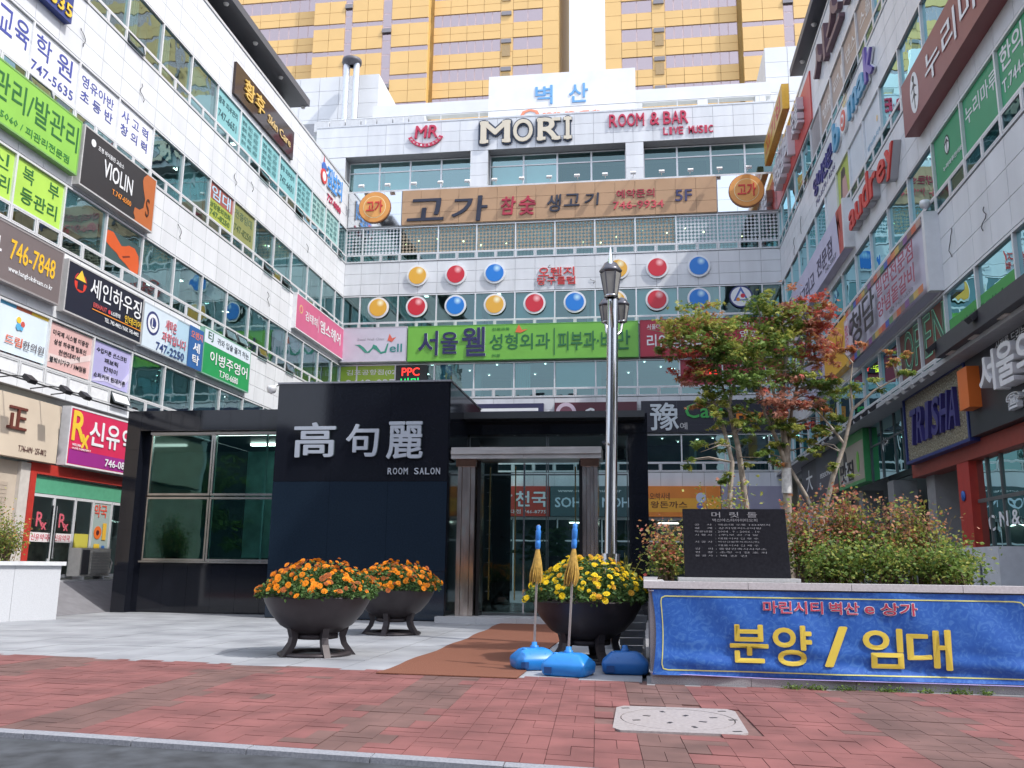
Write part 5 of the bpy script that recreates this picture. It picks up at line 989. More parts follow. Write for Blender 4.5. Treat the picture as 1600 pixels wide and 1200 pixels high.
# steel portal and step
pt = thing('steel_portal', (-2.9, 22.5, 0), 'polished bronze steel door surround on a granite step beside the black block', 'door frame')
for x0, x1 in ((-4.60, -4.16), (-1.46, -1.08)):
    n_ = 4
    for i in range(n_): a, b = x0+(x1-x0)*i/n_, x0+(x1-x0)*(i+1)/n_; MB().box(a+.004, b-.004, 22.30+(.04 if i % 2 else 0), 23.1, .14, 3.98).build('pillar', BRONZE, pt)
    MB().box(x0-.04, x1+.04, 22.25, 23.12, 3.8, 3.985).build('capital', mat((.55, .30, .2), .15, 1.0, .2, 3, name='copper steel'), pt)
LINT = mat((.62, .60, .58), .3, .7, .15, 2, name='satin steel', stretch=(1, 4, 6))
for z0, z1, y in ((3.99, 4.10, 22.2), (4.102, 4.19, 22.14), (4.192, 4.28, 22.2)):
    MB().box(-4.76, -2.92, y, 23.2, z0, z1).build('lintel', LINT, pt); MB().box(-2.915, -.98, y, 23.2, z0, z1).build('lintel', LINT, pt)
for x in (-4.14, -1.56): MB().box(x, x+.08, 22.6, 23.1, .14, 3.98).build('jamb', mat((.02, .02, .022), .2, name='dark jamb'), pt)
MB().add([(-4.05, 22.9, .2), (-1.57, 22.9, .2), (-1.57, 22.9, 3.95), (-4.05, 22.9, 3.95)], [(0, 1, 2, 3)]).build('glass_door', CLEAR, pt)
MB().box(-3.0, -2.96, 22.86, 22.94, .2, 3.95).build('door_stile', CHROME, pt)
for i in range(5): MB().box(-5.0+i+.003, -4.0+i-.003, 21.85, 24.57, .0, .135).build('step_stone', granite, pt)
cv = thing('security_camera', (-9.55, 22.15, 5.75), 'small white dome security camera at the top left corner of the black block', 'camera')
MB().lathe([(0, -.14), (.10, -.10), (.13, 0), (.12, .06), (0, .08)], (-9.60, 22.1, 5.85), 14).build('housing', FRAME, cv); MB().tube([(-9.60, 22.1, 5.9), (-9.50, 22.3, 5.99)], .025, 6).build('bracket', FRAME, cv)
cv = thing('security_camera', RW.p(25.2, 11.3, 0), 'white dome security camera on the right block above the patchwork sign', 'camera')
c0 = RW.p(23.4, 10.75, .2); MB().lathe([(0, -.14), (.11, -.10), (.14, 0), (.12, .08), (0, .1)], c0, 14).build('housing', FRAME, cv)

# ================================================================== LAMP POST
lp = thing('lamp_post', (-.62, 16.2, 0), 'tall stainless lamp post with three glass lanterns behind the yellow marigolds', 'street lamp')
ax = Vector((.02, 0, 1)); P0 = Vector((-.60, 16.2, 0)); pp_ = lambda z, dx=0, dy=0: (P0.x+.019*z+dx, P0.y+dy, z)
MB().tube([pp_(0), pp_(1.55)], .165, 24).build('sleeve', CHROME, lp); MB().tube([pp_(1.551), pp_(1.60)], .175, 24).build('ring', CHROME, lp)
MB().tube([pp_(1.60), pp_(4.0), pp_(6.25)], [.112, .107, .10], 24).build('pole', CHROME, lp)
MB().tube([pp_(6.251), pp_(6.4)], [.13, .02], 16).build('finial', CHROME, lp)
MB().tube([pp_(3.55, -.13, -.1), pp_(3.55, -.13, -.22)], .03, 8).build('hook', CHROME, lp)
lg = mat((.27, .265, .25), .35, 0, .15, 3, name='milky lantern glass'); lm = mat((.12, .12, .14), .3, .6, name='dark lantern metal')
def lantern(c, s):
    cx, cy, cz = c; n = 6
    H = MB(); H.lathe([(.20*s, .0), (.25*s, .03*s), (.27*s, .08*s), (.24*s, .12*s), (.17*s, .22*s), (.14*s, .27*s), (.05*s, .32*s), (0, .33*s)], (cx, cy, cz+.52*s), n); hood = H.build('hood', lm, lp)
    B = MB(); B.lathe([(.11*s, .0), (.16*s, .0), (.17*s, .04*s), (.15*s, .06*s), (.12*s, .06*s), (.11*s, 0)], (cx, cy, cz-.05*s), n); B.build('base_ring', CHROME, lp)
    for i in range(n):
        a, b = 2*math.pi*i/n, 2*math.pi*(i+1)/n; rb, rt = .145*s, .235*s; v = lambda r, t, z: Vector((cx+r*math.cos(t), cy+r*math.sin(t), cz+z*s))
        MB().add([v(rb, a, 0), v(rb, b, 0), v(rt, b, .53), v(rt, a, .53)], [(0, 1, 2, 3)]).build('lantern_glass', lg, lp)
        MB().tube([v(rb, a, 0), v(rt, a, .53)], .013, 5).build('rib', lm, lp)
    MB().lathe([(.0, .05), (.06, .1), (.07, .3), (0, .38)], (cx, cy, cz), 10).build('bulb', mat((.8, .78, .7), .3, name='bulb'), lp)
lantern(pp_(6.20, -.02, -.42), .78); lantern(pp_(5.92, -.13, .34), .55); lantern(pp_(5.92, .165, .34), .55)
MB().tube([pp_(5.7, 0, -.1), pp_(5.92, -.01, -.38), pp_(6.10, -.02, -.42)], [.035, .03, .03], 8).build('arm', CHROME, lp)
for dx in (-.20, .24): MB().tube([pp_(5.5, 0, .08), pp_(5.7, dx*.6, .28), pp_(5.89, dx*.7, .33)], [.03, .03, .03], 8).build('arm', CHROME, lp)
MB().lathe([(.035, 0), (.05, .1), (.045, .45), (.02, .62), (0, .72)], pp_(6.42, -.02, -.50), 10).build('spike', mat((.8, .82, .85), .12, 1.0, name='bright spike'), lp)

# ================================================================== FOLIAGE
LG = foliage('leaf green', (.17, .26, .06), .35, .4); LD = foliage('leaf dark green', (.09, .16, .04), .35, .4); LYG = foliage('leaf yellow green', (.36, .38, .09), .35, .4)
LRD = foliage('leaf red', (.44, .09, .07), .3, .4); LOR = foliage('leaf orange', (.48, .23, .10), .3, .4); LPK = foliage('leaf dull pink', (.46, .22, .16), .3, .4); LBR = foliage('leaf brown green', (.26, .22, .08), .3, .4)
LM = [LG, LD, LYG, LRD, LOR, LPK, LBR]
def leaf(mb, c, s, mi, up=.3):
    d = Vector((R.gauss(0, 1), R.gauss(0, 1), R.gauss(0, .5)-.2)).normalized(); n = Vector((R.gauss(0, .8), R.gauss(0, .8), R.gauss(up, .8))).normalized(); w_ = d.cross(n).normalized()
    a, l, r_, t = c, c+d*s*.55+w_*s*.38+n*s*.08, c+d*s*.5-w_*s*.38+n*s*.08, c+d*s
    mb.add([a, l, t, r_], [(0, 1, 2), (0, 2, 3)], mi)
def maple(mb, c, s, mi):
    d = Vector((R.gauss(0, 1), R.gauss(0, 1), R.gauss(-.3, .5))).normalized(); n = Vector((R.gauss(0, .5), R.gauss(0, .5), 1)).normalized(); w_ = d.cross(n).normalized()
    pts = [c-d*s*.1]
    for k in range(5):
        a = rad(-100+50*k); tip = .62 if k in (0, 4) else .85 if k in (1, 3) else 1.0
        pts.append(c+(d*math.cos(a)+w_*math.sin(a))*s*tip-n*s*.12*tip)
        if k < 4: b = rad(-75+50*k); pts.append(c+(d*math.cos(b)+w_*math.sin(b))*s*.35)
    mb.add(pts, [(0, i, i+1) for i in range(1, len(pts)-1)], mi)
def cluster(mb, c, r, n, s, weights, fn=maple, flat=.6):
    ks = [k for k, w_ in weights for _ in range(w_)]
    c = Vector(c)
    subs = [c+Vector((R.gauss(0, r*.5), R.gauss(0, r*.5), R.gauss(0, r*.42*flat/.6))) for _ in range(max(4, int(n/28)))]
    for q in subs:
        base = R.choice(ks)
        for _ in range(int(n/len(subs))):
            p = q+Vector((R.gauss(0, r*.17), R.gauss(0, r*.17), R.gauss(0, r*.08)))
            fn(mb, p, s*R.uniform(.7, 1.25), base if R.random() < .7 else R.choice(ks))
bark = two_tone('pale maple bark', (.20, .165, .13), (.38, .33, .27), 9, .85, lo=.35, hi=.65, bump=.3)
def branch(P, r0, r1, par, name='branch', n=8):
    L = len(P); MB().tube(P, [r0+(r1-r0)*i/(L-1) for i in range(L)], n).build(name, bark, par)
Q = lambda px, py, dy=0: (round(.11+(px-1010)*.0102, 2), 14.5+dy, round(5.86-(py-450)*.01034, 2))
GW, YW, RW_, MW, DW = [(0, 4), (2, 3), (1, 1)], [(2, 3), (0, 3), (4, 1)], [(3, 3), (4, 2), (5, 2)], [(0, 2), (4, 1), (3, 1), (2, 1)], [(1, 4), (0, 2)]
# --- maple with red left side
def tree(name, label, base, stems, clumps):
    t = thing(name, base, label, 'tree')
    for i, (P, a, b) in enumerate(stems): branch(P, a, b, t, 'trunk' if i == 0 else 'branch')
    mb = MB()
    for c, r, n, w_ in clumps:
        cluster(mb, c, r, int(n*1.2), .066, w_)
        cand = [Vector(a_).lerp(Vector(b_), k_/4) for s_ in stems for a_, b_ in zip(s_[0][:-1], s_[0][1:]) for k_ in range(5)]; v = Vector(c)
        e = min(cand, key=lambda p: (p-v).length+(1.2 if p.z > v.z+.05 else 0))
        for _ in range(2 if r < .25 else 4): tip = v+Vector((R.gauss(0, r*.5), R.gauss(0, r*.4), R.gauss(0, r*.3))); branch([e, (e+tip)/2+Vector((R.gauss(0, .06), R.gauss(0, .06), .05)), tip], .014, .004, t, 'twig', 5)
    mb.build('crown', LM, t); return t
V3 = lambda x, y, z: (x, y, z)
tree('maple_tree', 'slender maple with green crown and orange red leaves on its left, behind the black stone', (1.45, 14.5, 1.15),
  [([(1.60, 14.5, 1.15), (1.60, 14.5, 2.3), (1.55, 14.5, 2.9), (1.50, 14.45, 3.3), (1.38, 14.4, 3.9)], .055, .035),
   ([(1.34, 14.35, 1.15), (1.34, 14.35, 2.4), (1.40, 14.35, 3.0), (1.30, 14.4, 3.5)], .045, .03),
   ([(1.30, 14.4, 3.5), (1.10, 14.4, 4.1), (.92, 14.4, 4.55), (.8, 14.4, 5.0)], .035, .012), ([(1.38, 14.4, 3.9), (1.55, 14.5, 4.5), (1.7, 14.5, 5.1)], .03, .012),
   ([(1.38, 14.4, 3.9), (1.25, 14.6, 4.5), (1.2, 14.6, 5.0)], .025, .01)],
  [((.55, 14.3, 5.1), .40, 380, [(2, 3), (0, 2), (4, 1)]), ((.95, 14.4, 5.25), .42, 520, YW), ((1.3, 14.6, 5.15), .40, 520, YW), ((.9, 14.2, 4.75), .38, 560, MW), ((1.35, 14.4, 4.75), .42, 640, DW),
   ((1.75, 14.4, 4.75), .45, 700, GW), ((1.6, 14.3, 4.3), .40, 600, DW), ((.78, 14.3, 4.45), .28, 300, RW_), ((1.25, 14.5, 4.2), .28, 300, GW), ((1.65, 14.5, 3.8), .32, 300, [(0, 2), (1, 2), (6, 1)]), ((.35, 14.3, 4.95), .22, 130, MW),
   ((1.05, 14.2, 3.2), .26, 120, [(0, 3), (2, 1)]), ((1.3, 14.3, 2.8), .2, 90, [(0, 3), (2, 1)]), ((1.75, 14.4, 3.05), .18, 80, GW), ((.7, 14.2, 3.0), .18, 50, GW), ((1.5, 14.4, 3.5), .25, 170, GW), ((1.15, 14.3, 3.75), .25, 180, YW), ((.85, 14.3, 3.9), .2, 110, MW)])
tree('maple_tree', 'taller maple with a white band on its trunk and bright red leaves on its right', (2.3, 14.8, 1.15),
  [([(2.26, 14.8, 1.15), (2.27, 14.8, 2.3), (2.30, 14.8, 3.0), (2.26, 14.8, 3.6), (2.28, 14.8, 4.2), (2.40, 14.8, 5.0)], .085, .022),
   ([(2.28, 14.8, 3.0), (2.12, 14.7, 3.45), (1.96, 14.6, 3.8), (1.9, 14.6, 4.4)], .04, .012), ([(2.30, 14.8, 3.0), (2.42, 14.9, 3.9), (2.62, 14.9, 4.6), (2.75, 14.9, 5.2)], .035, .012),
   ([(2.31, 14.8, 3.0), (2.55, 14.7, 2.5), (2.75, 14.6, 1.95), (2.8, 14.6, 1.15)], .03, .03), ([(2.26, 14.8, 3.6), (2.05, 14.8, 4.6), (1.95, 14.8, 5.2)], .03, .01)],
  [((1.95, 14.8, 5.5), .42, 560, GW), ((2.4, 14.8, 5.35), .48, 760, [(0, 3), (2, 3)]), ((2.2, 14.7, 4.95), .45, 700, GW), ((2.62, 14.8, 5.55), .34, 380, RW_), ((2.95, 14.8, 5.4), .34, 400, RW_), ((2.8, 14.9, 4.95), .34, 360, RW_),
   ((2.45, 14.7, 4.0), .36, 330, [(3, 2), (5, 3), (6, 1)]), ((2.2, 14.6, 3.65), .28, 260, GW), ((2.5, 14.8, 4.5), .36, 420, GW), ((2.15, 14.5, 3.9), .35, 260, [(5, 3), (3, 1)]), ((3.0, 14.9, 4.7), .28, 220, RW_),
   ((2.1, 14.7, 3.35), .18, 90, GW), ((2.6, 14.7, 3.25), .2, 90, GW), ((2.9, 14.7, 4.2), .34, 330, DW), ((3.15, 14.8, 4.25), .28, 220, GW), ((3.05, 14.8, 3.7), .24, 140, GW), ((2.7, 14.6, 4.0), .2, 120, RW_), ((2.45, 14.7, 3.6), .24, 170, GW), ((2.0, 14.7, 3.1), .2, 100, YW), ((2.75, 14.7, 3.5), .2, 110, YW)])
tree('maple_tree', 'thin leaning maple with sparse leaves at the right of the planting', (2.75, 14.6, 1.15),
  [([(2.72, 14.6, 1.15), (2.75, 14.6, 2.1), (2.95, 14.6, 2.8), (3.15, 14.6, 3.3), (3.3, 14.6, 3.85), (3.65, 14.6, 4.15), (4.0, 14.6, 4.35)], .05, .012),
   ([(3.15, 14.6, 3.3), (2.95, 14.6, 3.6), (2.7, 14.7, 3.95)], .025, .01), ([(3.3, 14.6, 3.85), (3.3, 14.6, 4.3), (3.35, 14.6, 4.6)], .02, .008)],
  [((3.35, 14.6, 4.75), .22, 110, [(4, 3), (3, 1)]), ((3.95, 14.6, 4.7), .22, 150, YW), ((4.1, 14.6, 4.45), .18, 100, YW), ((3.7, 14.6, 4.3), .2, 100, GW), ((2.95, 14.6, 2.9), .16, 60, GW), ((2.75, 14.7, 3.3), .2, 90, GW), ((3.0, 14.7, 3.55), .2, 80, GW)])
MB().tube([(2.275, 14.8, 2.55), (2.285, 14.8, 2.95)], [.083, .078], 12).build('trunk_wrap', mat((.6, .6, .58), .7, 0, .2, 20, name='white trunk wrap'), [o for o in COL.objects if o.name.startswith('maple_tree')][1])
def shrub(label, c, w_, h, n, bot, top, group=None, y=None, lean=0):
    t = thing('nandina_shrub', c, label, 'shrub', group); mb = MB(); st = MB(); c = Vector(c)
    for _ in range(max(4, int(n/60))):
        tip = c+Vector((R.gauss(lean, w_*.45), R.gauss(0, w_*.35), h*R.uniform(.35, 1.0))); b0 = c+Vector((R.gauss(0, w_*.28), R.gauss(0, w_*.2), 0))
        st.tube([b0, (b0+tip)/2+Vector((R.gauss(0, .04), 0, .06)), tip], [.010, .007, .003], 4, 0, False)
        f = (tip.z-c.z)/h; ws = top if f > .62+R.uniform(-.3, .3) else bot; ks = [k for k, q in ws for _ in range(q)]
        for _ in range(46):
            t_ = R.uniform(.45, 1.05); p = b0+(tip-b0)*t_+Vector((R.gauss(0, .14), R.gauss(0, .12), R.gauss(0, .07)))
            leaf(mb, p, R.uniform(.03, .075), R.choice(ks), .6)
    mb.build('foliage', LM, t); st.build('stem', mat((.16, .11, .07), .8, name='twig brown'), t)
bot, topr, topo = [(0, 4), (1, 1), (2, 2)], [(5, 4), (4, 3), (0, 1), (2, 2), (3, 1), (6, 2)], [(4, 2), (5, 3), (2, 2), (0, 2), (6, 2)]
for lab, c, w_, h, n, tp in (('reddish shrub at the left end of the planter beside the black stone', (.30, 13.2, 1.15), .22, .85, 1900, topr), ('pale yellow green shrub rising behind the black stone', (1.15, 13.6, 1.15), .55, 1.5, 1800, [(2, 3), (5, 1), (0, 1)]),
    ('shrub with dull red top just right of the black stone', (2.25, 13.3, 1.15), .32, 1.15, 2500, topr), ('orange red topped shrub, second right of the black stone', (2.85, 13.4, 1.15), .40, 1.35, 3200, topr), ('mixed green and rust shrub in the middle of the right planting', (3.4, 13.3, 1.15), .38, 1.22, 3000, topo),
    ('yellow tinged shrub near the red column', (3.85, 13.4, 1.15), .36, 1.2, 2600, topo), ('low green shrub at the right end of the planting', (4.15, 13.0, 1.15), .22, .7, 1500, [(0, 3), (2, 1)]),
    ('low green front shrub right of the black stone', (2.5, 12.7, 1.15), .40, .62, 2400, bot), ('low green front shrub in the middle of the right planting', (3.2, 12.7, 1.15), .38, .66, 2100, bot), ('low green front shrub before the yellow tinged shrub', (3.85, 12.6, 1.15), .32, .60, 1900, bot)):
    shrub(lab, c, w_, h, n, bot, tp)

# ================================================================== GRANITE PLANTER, STONE, BANNER
pg = two_tone('speckled granite', (.24, .23, .24), (.38, .37, .38), 90, .75, lo=.35, hi=.65)
pn = thing('granite_planter', (4.5, 14, 0), 'long speckled granite planter carrying the shrubs, maples and black stone', 'planter')
xs = [.07, 1.25, 2.45, 3.7, 4.95, 6.2, 7.4]
for a, b in zip(xs[:-1], xs[1:]):
    MB().box(a+.003, b-.003, 11.50, 11.62, 0, 1.13).build('stone', pg, pn); MB().box(a-(.07 if a == .07 else -.003), b-.003, 11.44, 11.72, 1.132, 1.215).build('cap_stone', mat((.52, .51, .52), .55, 0, .1, 40, name='pale cap stone'), pn)
    MB().box(a+.003, b-.003, 16.2, 16.32, 0, 1.13).build('stone', pg, pn)
for i in range(4): y = 11.624+i*1.143; MB().box(.07, .19, y, y+1.138, 0, 1.13).build('stone', pg, pn); MB().box(.0, .26, max(y, 11.723), y+1.138, 1.132, 1.215).build('cap_stone', mat((.52, .51, .52), .55, 0, .1, 40, name='pale cap stone'), pn)
mb = MB(); N = 24
for i in range(N):
    for j in range(12):
        x0, x1, y0, y1 = .19+i*7.2/N, .19+(i+1)*7.2/N, 11.625+j*4.57/12, 11.625+(j+1)*4.57/12; z = lambda x, y: 1.10+.03*math.sin(x*5)*math.cos(y*4)
        mb.add([(x0, y0, z(x0, y0)), (x1, y0, z(x1, y0)), (x1, y1, z(x1, y1)), (x0, y1, z(x0, y1))], [(0, 1, 2, 3)])
mb.build('soil', mat((.07, .05, .035), .95, 0, .4, 12, bump=.8, name='soil'), pn)
ms = thing('memorial_stone', (1.17, 12.0, 1.21), 'polished black stone tablet with engraved white letters on the planter', 'stone tablet')
tilt = rad(5); 
MB().box(.44, 1.93, 11.80, 12.2, 1.217, 1.262).build('base', mat((.5, .5, .5), .5, 0, .1, 30, name='grey base stone'), ms)
mb = MB(); mb.prism([(.52, 11.9, 1.264), (1.83, 11.9, 1.264), (1.80, 11.96, 2.13), (.515, 11.96, 2.13)], (0, .09, .0)); mb.build('slab', mat((.018, .018, .022), .12, 0, .2, 30, name='polished black stone'), ms)
mw = Free((.52, 11.896, 0), (1, 0, 0)); _p = mw.p; mw.p = lambda u, v, w_: _p(u, v, w_)+Vector((0, (v-1.264)*.0693, 0))
ink = mat((.26, .26, .28), .6, name='engraved letters')
lettering(mw, '머  릿  돌', .36, .93, 2.02, 2.09, .001, .002, ink, ms, 0, 'engraving'); lettering(mw, '벽산아스타아이티오피', .37, .93, 1.965, 2.005, .001, .002, ink, ms, 0, 'engraving')
for i, (a, b, c) in enumerate((('공    사', '해운대 우동 1434번지', .72), ('설    계', '상지엔지니어링', .60), ('착공년월', '2004 . 9 - 2006 . 10', .58), ('시 행 사', '(주)부 산 개 발', .56), ('', '대표이사 김 정 수', .56), ('시 공 사', '벽산건설주식회사(주)', .57), ('', '대표이사 김 재 우', .56), ('감    리', '종합건축사사무소', .66), ('현    장', '소장 이 현 호 외', .66), ('본 공 사', '벽 산 건', .40))):
    z = 1.915-i*.0435
    if a: lettering(mw, a, .14, .36, z, z+.024, .001, .002, ink, ms, 0, 'engraving')
    lettering(mw, ': '+b, .40, .40+c*.95, z, z+.024, .001, .002, ink, ms, 0, 'engraving')
# banner
class Cloth(Free):
    def p(s, u, v, w_):
        e = min(1, max(0, u/.25)); fold = .012*math.sin(u*3.1+v*5)+.024*math.sin(v*24+u*1.7)*max(0, .55-v)*1.7*e+.006*math.sin(u*9+v*7)
        x = u+(.05*math.sin((v-.12)*math.pi) if u < .3 else 0)*(1-u/.3 if u < .3 else 0)
        return s.o+s.r*x+Vector((0, 0, v))+s.n*(w_+.03+fold)
bw_ = Cloth((.09, 11.49, 0), (1, 0, 0)); bn = thing('sale_banner', (2.3, 11.46, .1), 'blue cloth banner tied along the planter with yellow and red Korean words', 'banner')
def clothmat():
    m, n, b = nodes('printed blue cloth'); b.inputs['Roughness'].default_value = .5
    ge = n.nodes.new('ShaderNodeNewGeometry'); a = n.nodes.new('ShaderNodeTexNoise'); a.inputs['Scale'].default_value = 9; a.inputs['Detail'].default_value = 8; a.inputs['Distortion'].default_value = 2.5
    n.links.new(ge.outputs['Position'], a.inputs['Vector']); cr = n.nodes.new('ShaderNodeValToRGB'); e = cr.color_ramp.elements
    e[0].position = .42; e[0].color = (.018, .105, .43, 1); e[1].position = .62; e[1].color = (.05, .17, .50, 1); q = cr.color_ramp.elements.new(.52); q.color = (.026, .125, .46, 1)
    n.links.new(a.outputs['Fac'], cr.inputs[0]); n.links.new(cr.outputs[0], b.inputs['Base Color']); return m
mb = MB(); NU, NV = 110, 36; W_, Z0, Z1 = 4.45, .115, 1.115
vs = [bw_.p(W_*i/NU, Z0+(Z1-Z0)*j/NV, 0) for j in range(NV+1) for i in range(NU+1)]; vs += [v+Vector((0, .004, 0)) for v in vs]; off = (NU+1)*(NV+1)
mb.add(vs, [(j*(NU+1)+i, j*(NU+1)+i+1, (j+1)*(NU+1)+i+1, (j+1)*(NU+1)+i) for j in range(NV) for i in range(NU)], 0, True)
mb.add([vs[off+k_] for k_ in range(off)], [(j*(NU+1)+i, (j+1)*(NU+1)+i, (j+1)*(NU+1)+i+1, j*(NU+1)+i+1) for j in range(NV) for i in range(NU)], 0, True)
mb.build('cloth', clothmat(), bn)
class BP(Cloth):
    pass
def cloth_text(s_, a, b, c, e, m, w_, off, shear=0): return lettering(bw_, s_, a, b, c, e, w_, .001, m, bn, off, 'lettering', shear)
yb = mat((.72, .56, .08), .5, 0, .04, 4, name='banner yellow'); rb_ = mat((.50, .05, .10), .5, name='banner red'); wb_ = mat((.72, .70, .74), .5, name='banner white')
for s_, a, b, c, e in (('마린시티', 1.33, 2.02, .86, 1.0), ('벽산', 2.10, 2.43, .86, 1.0), ('e', 2.50, 2.60, .875, .955), ('상가', 2.68, 3.08, .86, 1.0)):
    cloth_text(s_, a, b, c, e, wb_, .006, .13); cloth_text(s_, a, b, c, e, rb_, .0125, .022)
for ch, a, b, c, e in (('분', .93, 1.36, .29, .715), ('양', 1.43, 1.86, .265, .715), ('/', 2.02, 2.27, .27, .71), ('임', 2.46, 2.89, .265, .70), ('대', 2.95, 3.42, .26, .70)):
    lettering(bw_, ch, a, b, c, e, .018, .001, yb, bn, .05, 'letter')
def strip(P, hw, m, name):
    mb = MB()
    for (a, b), (c, e) in zip(P[:-1], P[1:]):
        d = Vector((c-a, e-b, 0)).normalized(); n_ = Vector((-d.y, d.x, 0))*hw; q = [bw_.p(x, z, .005) for x, z in ((a-n_.x, b-n_.y), (c-n_.x, e-n_.y), (c+n_.x, e+n_.y), (a+n_.x, b+n_.y))]; mb.add(q, [(0, 1, 2, 3)])
    mb.build(name, m, bn)
P = [(.10, .25+.72*i/16) for i in range(17)]+[(.115, 1.02), (.16, 1.04)]+[(.16+4.0*i/60, 1.04) for i in range(1, 61)]+[(4.24, 1.03), (4.28, .98)]+[(4.28, .96-.7*i/16) for i in range(17)]+[(4.24, .19), (4.18, .175)]+[(4.18-4.0*i/60, .175) for i in range(61)]+[(.12, .19), (.10, .25)]
strip(P, .007, mat((.66, .66, .22), .5, name='pale yellow border'), 'border')
MB().tube([(.07, 11.47, .13), (1.5, 11.44, .105), (3.2, 11.44, .105), (4.6, 11.44, .10)], .006, 5).build('cord', mat((.4, .35, .7), .6, name='violet cord'), bn)
for z in (.14, 1.10): MB().tube([(.055, 11.53, z+.02), (.06, 11.47, z), (.12, 11.45, z)], .006, 5).build('tie', mat((.6, .6, .62), .6, name='tie'), bn)
for i, (x, r_) in enumerate(((1.72, .12), (1.98, .12), (2.32, .15), (2.8, .18), (3.2, .08), (3.55, .14), (3.85, .08))):
    t = thing('weed_tuft', (x, 11.46, 0), 'small green weed tuft growing at the foot of the banner wall', 'weed', 'weeds along the foot of the planter'); mb = MB()
    t['label'] = ('leftmost small weed tuft under the banner', 'second weed tuft from the left under the banner', 'bushy weed tuft under the slash of the banner', 'widest weed tuft in the middle under the banner', 'tiny weed tuft under the last yellow letters', 'spreading weed tuft under the right of the banner', 'rightmost small weed tuft under the banner')[i]
    for _ in range(int(900*r_)): leaf(mb, Vector((x+R.gauss(0, r_*.5), 11.42+R.gauss(0, .03), abs(R.gauss(0, .03)))), .03, R.choice((0, 0, 1)), 1)
    mb.build('foliage', LM, t)

# ================================================================== MARIGOLD BOWLS
iron = mat((.045, .038, .042), .45, .35, .15, 5, bump=.05, name='dark cast bowl')
FO, FO2, FY, FY2 = foliage('marigold orange', (.85, .29, .01), .25), foliage('marigold rust', (.42, .12, .03), .3), foliage('marigold yellow', (.85, .62, .015), .2), foliage('marigold amber', (.62, .34, .03), .3)
FLG = foliage('marigold leaf', (.09, .17, .045)); FLD = foliage('marigold leaf dark', (.045, .10, .028))
def flower_mesh(col):
    mb = MB()
    for ring, (n, r_, z, tl) in enumerate(((9, .036, .0, .25), (7, .024, .010, .6), (5, .012, .018, 1.0))):
        for i in range(n):
            a = 2*math.pi*(i+.5*ring)/n; d = Vector((math.cos(a), math.sin(a), 0)); w_ = Vector((-d.y, d.x, 0))
            mb.add([d*.004+Vector((0, 0, z)), d*r_+w_*r_*.34+Vector((0, 0, z+r_*tl*.5)), d*r_*1.15+Vector((0, 0, z+r_*tl*.3)), d*r_-w_*r_*.34+Vector((0, 0, z+r_*tl*.5))], [(0, 1, 2, 3)])
    return mb.mesh('flower', [col], (0, 0, 0))
def bowl(x, y, rz, label, c1, c2, dark=False, rimz=.86, rb=.82, mh=.50):
    t = thing('flower_bowl', (x, y, 0), label, 'planter bowl')
    prof = [(0, .30), (.18, .30), (.34, .33), (.55, .45), (.70, .62), (.79, .78), (rb, .855), (rb+.012, .875), (rb-.02, .885), (rb-.05, .86), (rb-.06, .80), (0, .80)]
    MB().lathe(prof, (x, y, 0), 48).build('bowl', iron, t)
    MB().lathe([(.28, .24), (.34, .25), (.34, .32), (.28, .32)], (x, y, 0), 24).build('collar', iron, t)
    MB().lathe([(.40, .0), (.56, .0), (.57, .03), (.53, .055), (.42, .055), (.40, .03), (.40, 0)], (x, y, 0), 40).build('foot_ring', iron, t)
    for i in range(5):
        a = rz+2*math.pi*i/5; d = Vector((math.cos(a), math.sin(a), 0)); w_ = Vector((-d.y, d.x, 0)); mb = MB(); pr = [(.36, .40), (.355, .28), (.39, .16), (.47, .05), (.56, .0)]; pi = [(.50, .42), (.455, .28), (.48, .18), (.55, .09), (.62, .0)]
        c0 = Vector((x, y, 0)); vs = []
        for (r1, z1), (r2, z2) in zip(pr, pi):
            for s_ in (-1, 1): vs += [c0+d*r1+w_*s_*.055+Vector((0, 0, z1)), c0+d*r2+w_*s_*.05+Vector((0, 0, z2))]
        fs = []
        for k_ in range(4): b = k_*4; fs += [(b, b+4, b+5, b+1), (b+2, b+3, b+7, b+6), (b, b+2, b+6, b+4), (b+1, b+5, b+7, b+3)]
        mb.add(vs, fs); mb.build('leg', iron, t)
    MB().lathe([(0, .84), (rb-.065, .83)], (x, y, 0), 24).build('soil', mat((.06, .045, .035), .9, name='soil dark'), t)
    mb = MB()
    def surf(r_, a): return mh*(1-(r_/1.0)**2.2)+.04*math.sin(a*5)+.03*math.sin(a*3+1)
    for _ in range(5200):
        r_ = math.sqrt(R.random())*(rb+.10); a = R.uniform(0, 6.283); h = surf(r_, a)*R.uniform(.0, 1.0)**.5; rr = r_*(1+.12*(h/mh if h < mh*.5 else .5))
        leaf(mb, Vector((x+rr*math.cos(a), y+rr*math.sin(a), .86+max(h, -.02)*1.0)), R.uniform(.04, .075), R.choice((0, 0, 1)), .8)
    mb.build('foliage', [FLG, FLD], t)
    f1, f2 = flower_mesh(c1), flower_mesh(c2)
    for i in range(290 if not dark else 260):
        r_ = math.sqrt(R.random())*(rb+.12); a = R.uniform(0, 6.283); h = surf(r_, a)+R.uniform(-.06, .05)
        o = link('flower', f1 if R.random() < .68 else f2, (x+r_*1.03*math.cos(a), y+r_*1.03*math.sin(a), .88+max(0, h)), t)
        tl = min(1.2, r_*1.1); o.rotation_euler = (R.gauss(0, .3)-tl*math.sin(a)*1.0, R.gauss(0, .3)+tl*math.cos(a)*1.0, 0); s_ = R.uniform(.95, 1.4) if i % 3 else R.uniform(.6, .95); o.scale = (s_, s_, s_)
    return t
bowl(-5.02, 13.8, .35, 'dark cast bowl on legs full of orange marigolds, nearest one', FO, FO2)
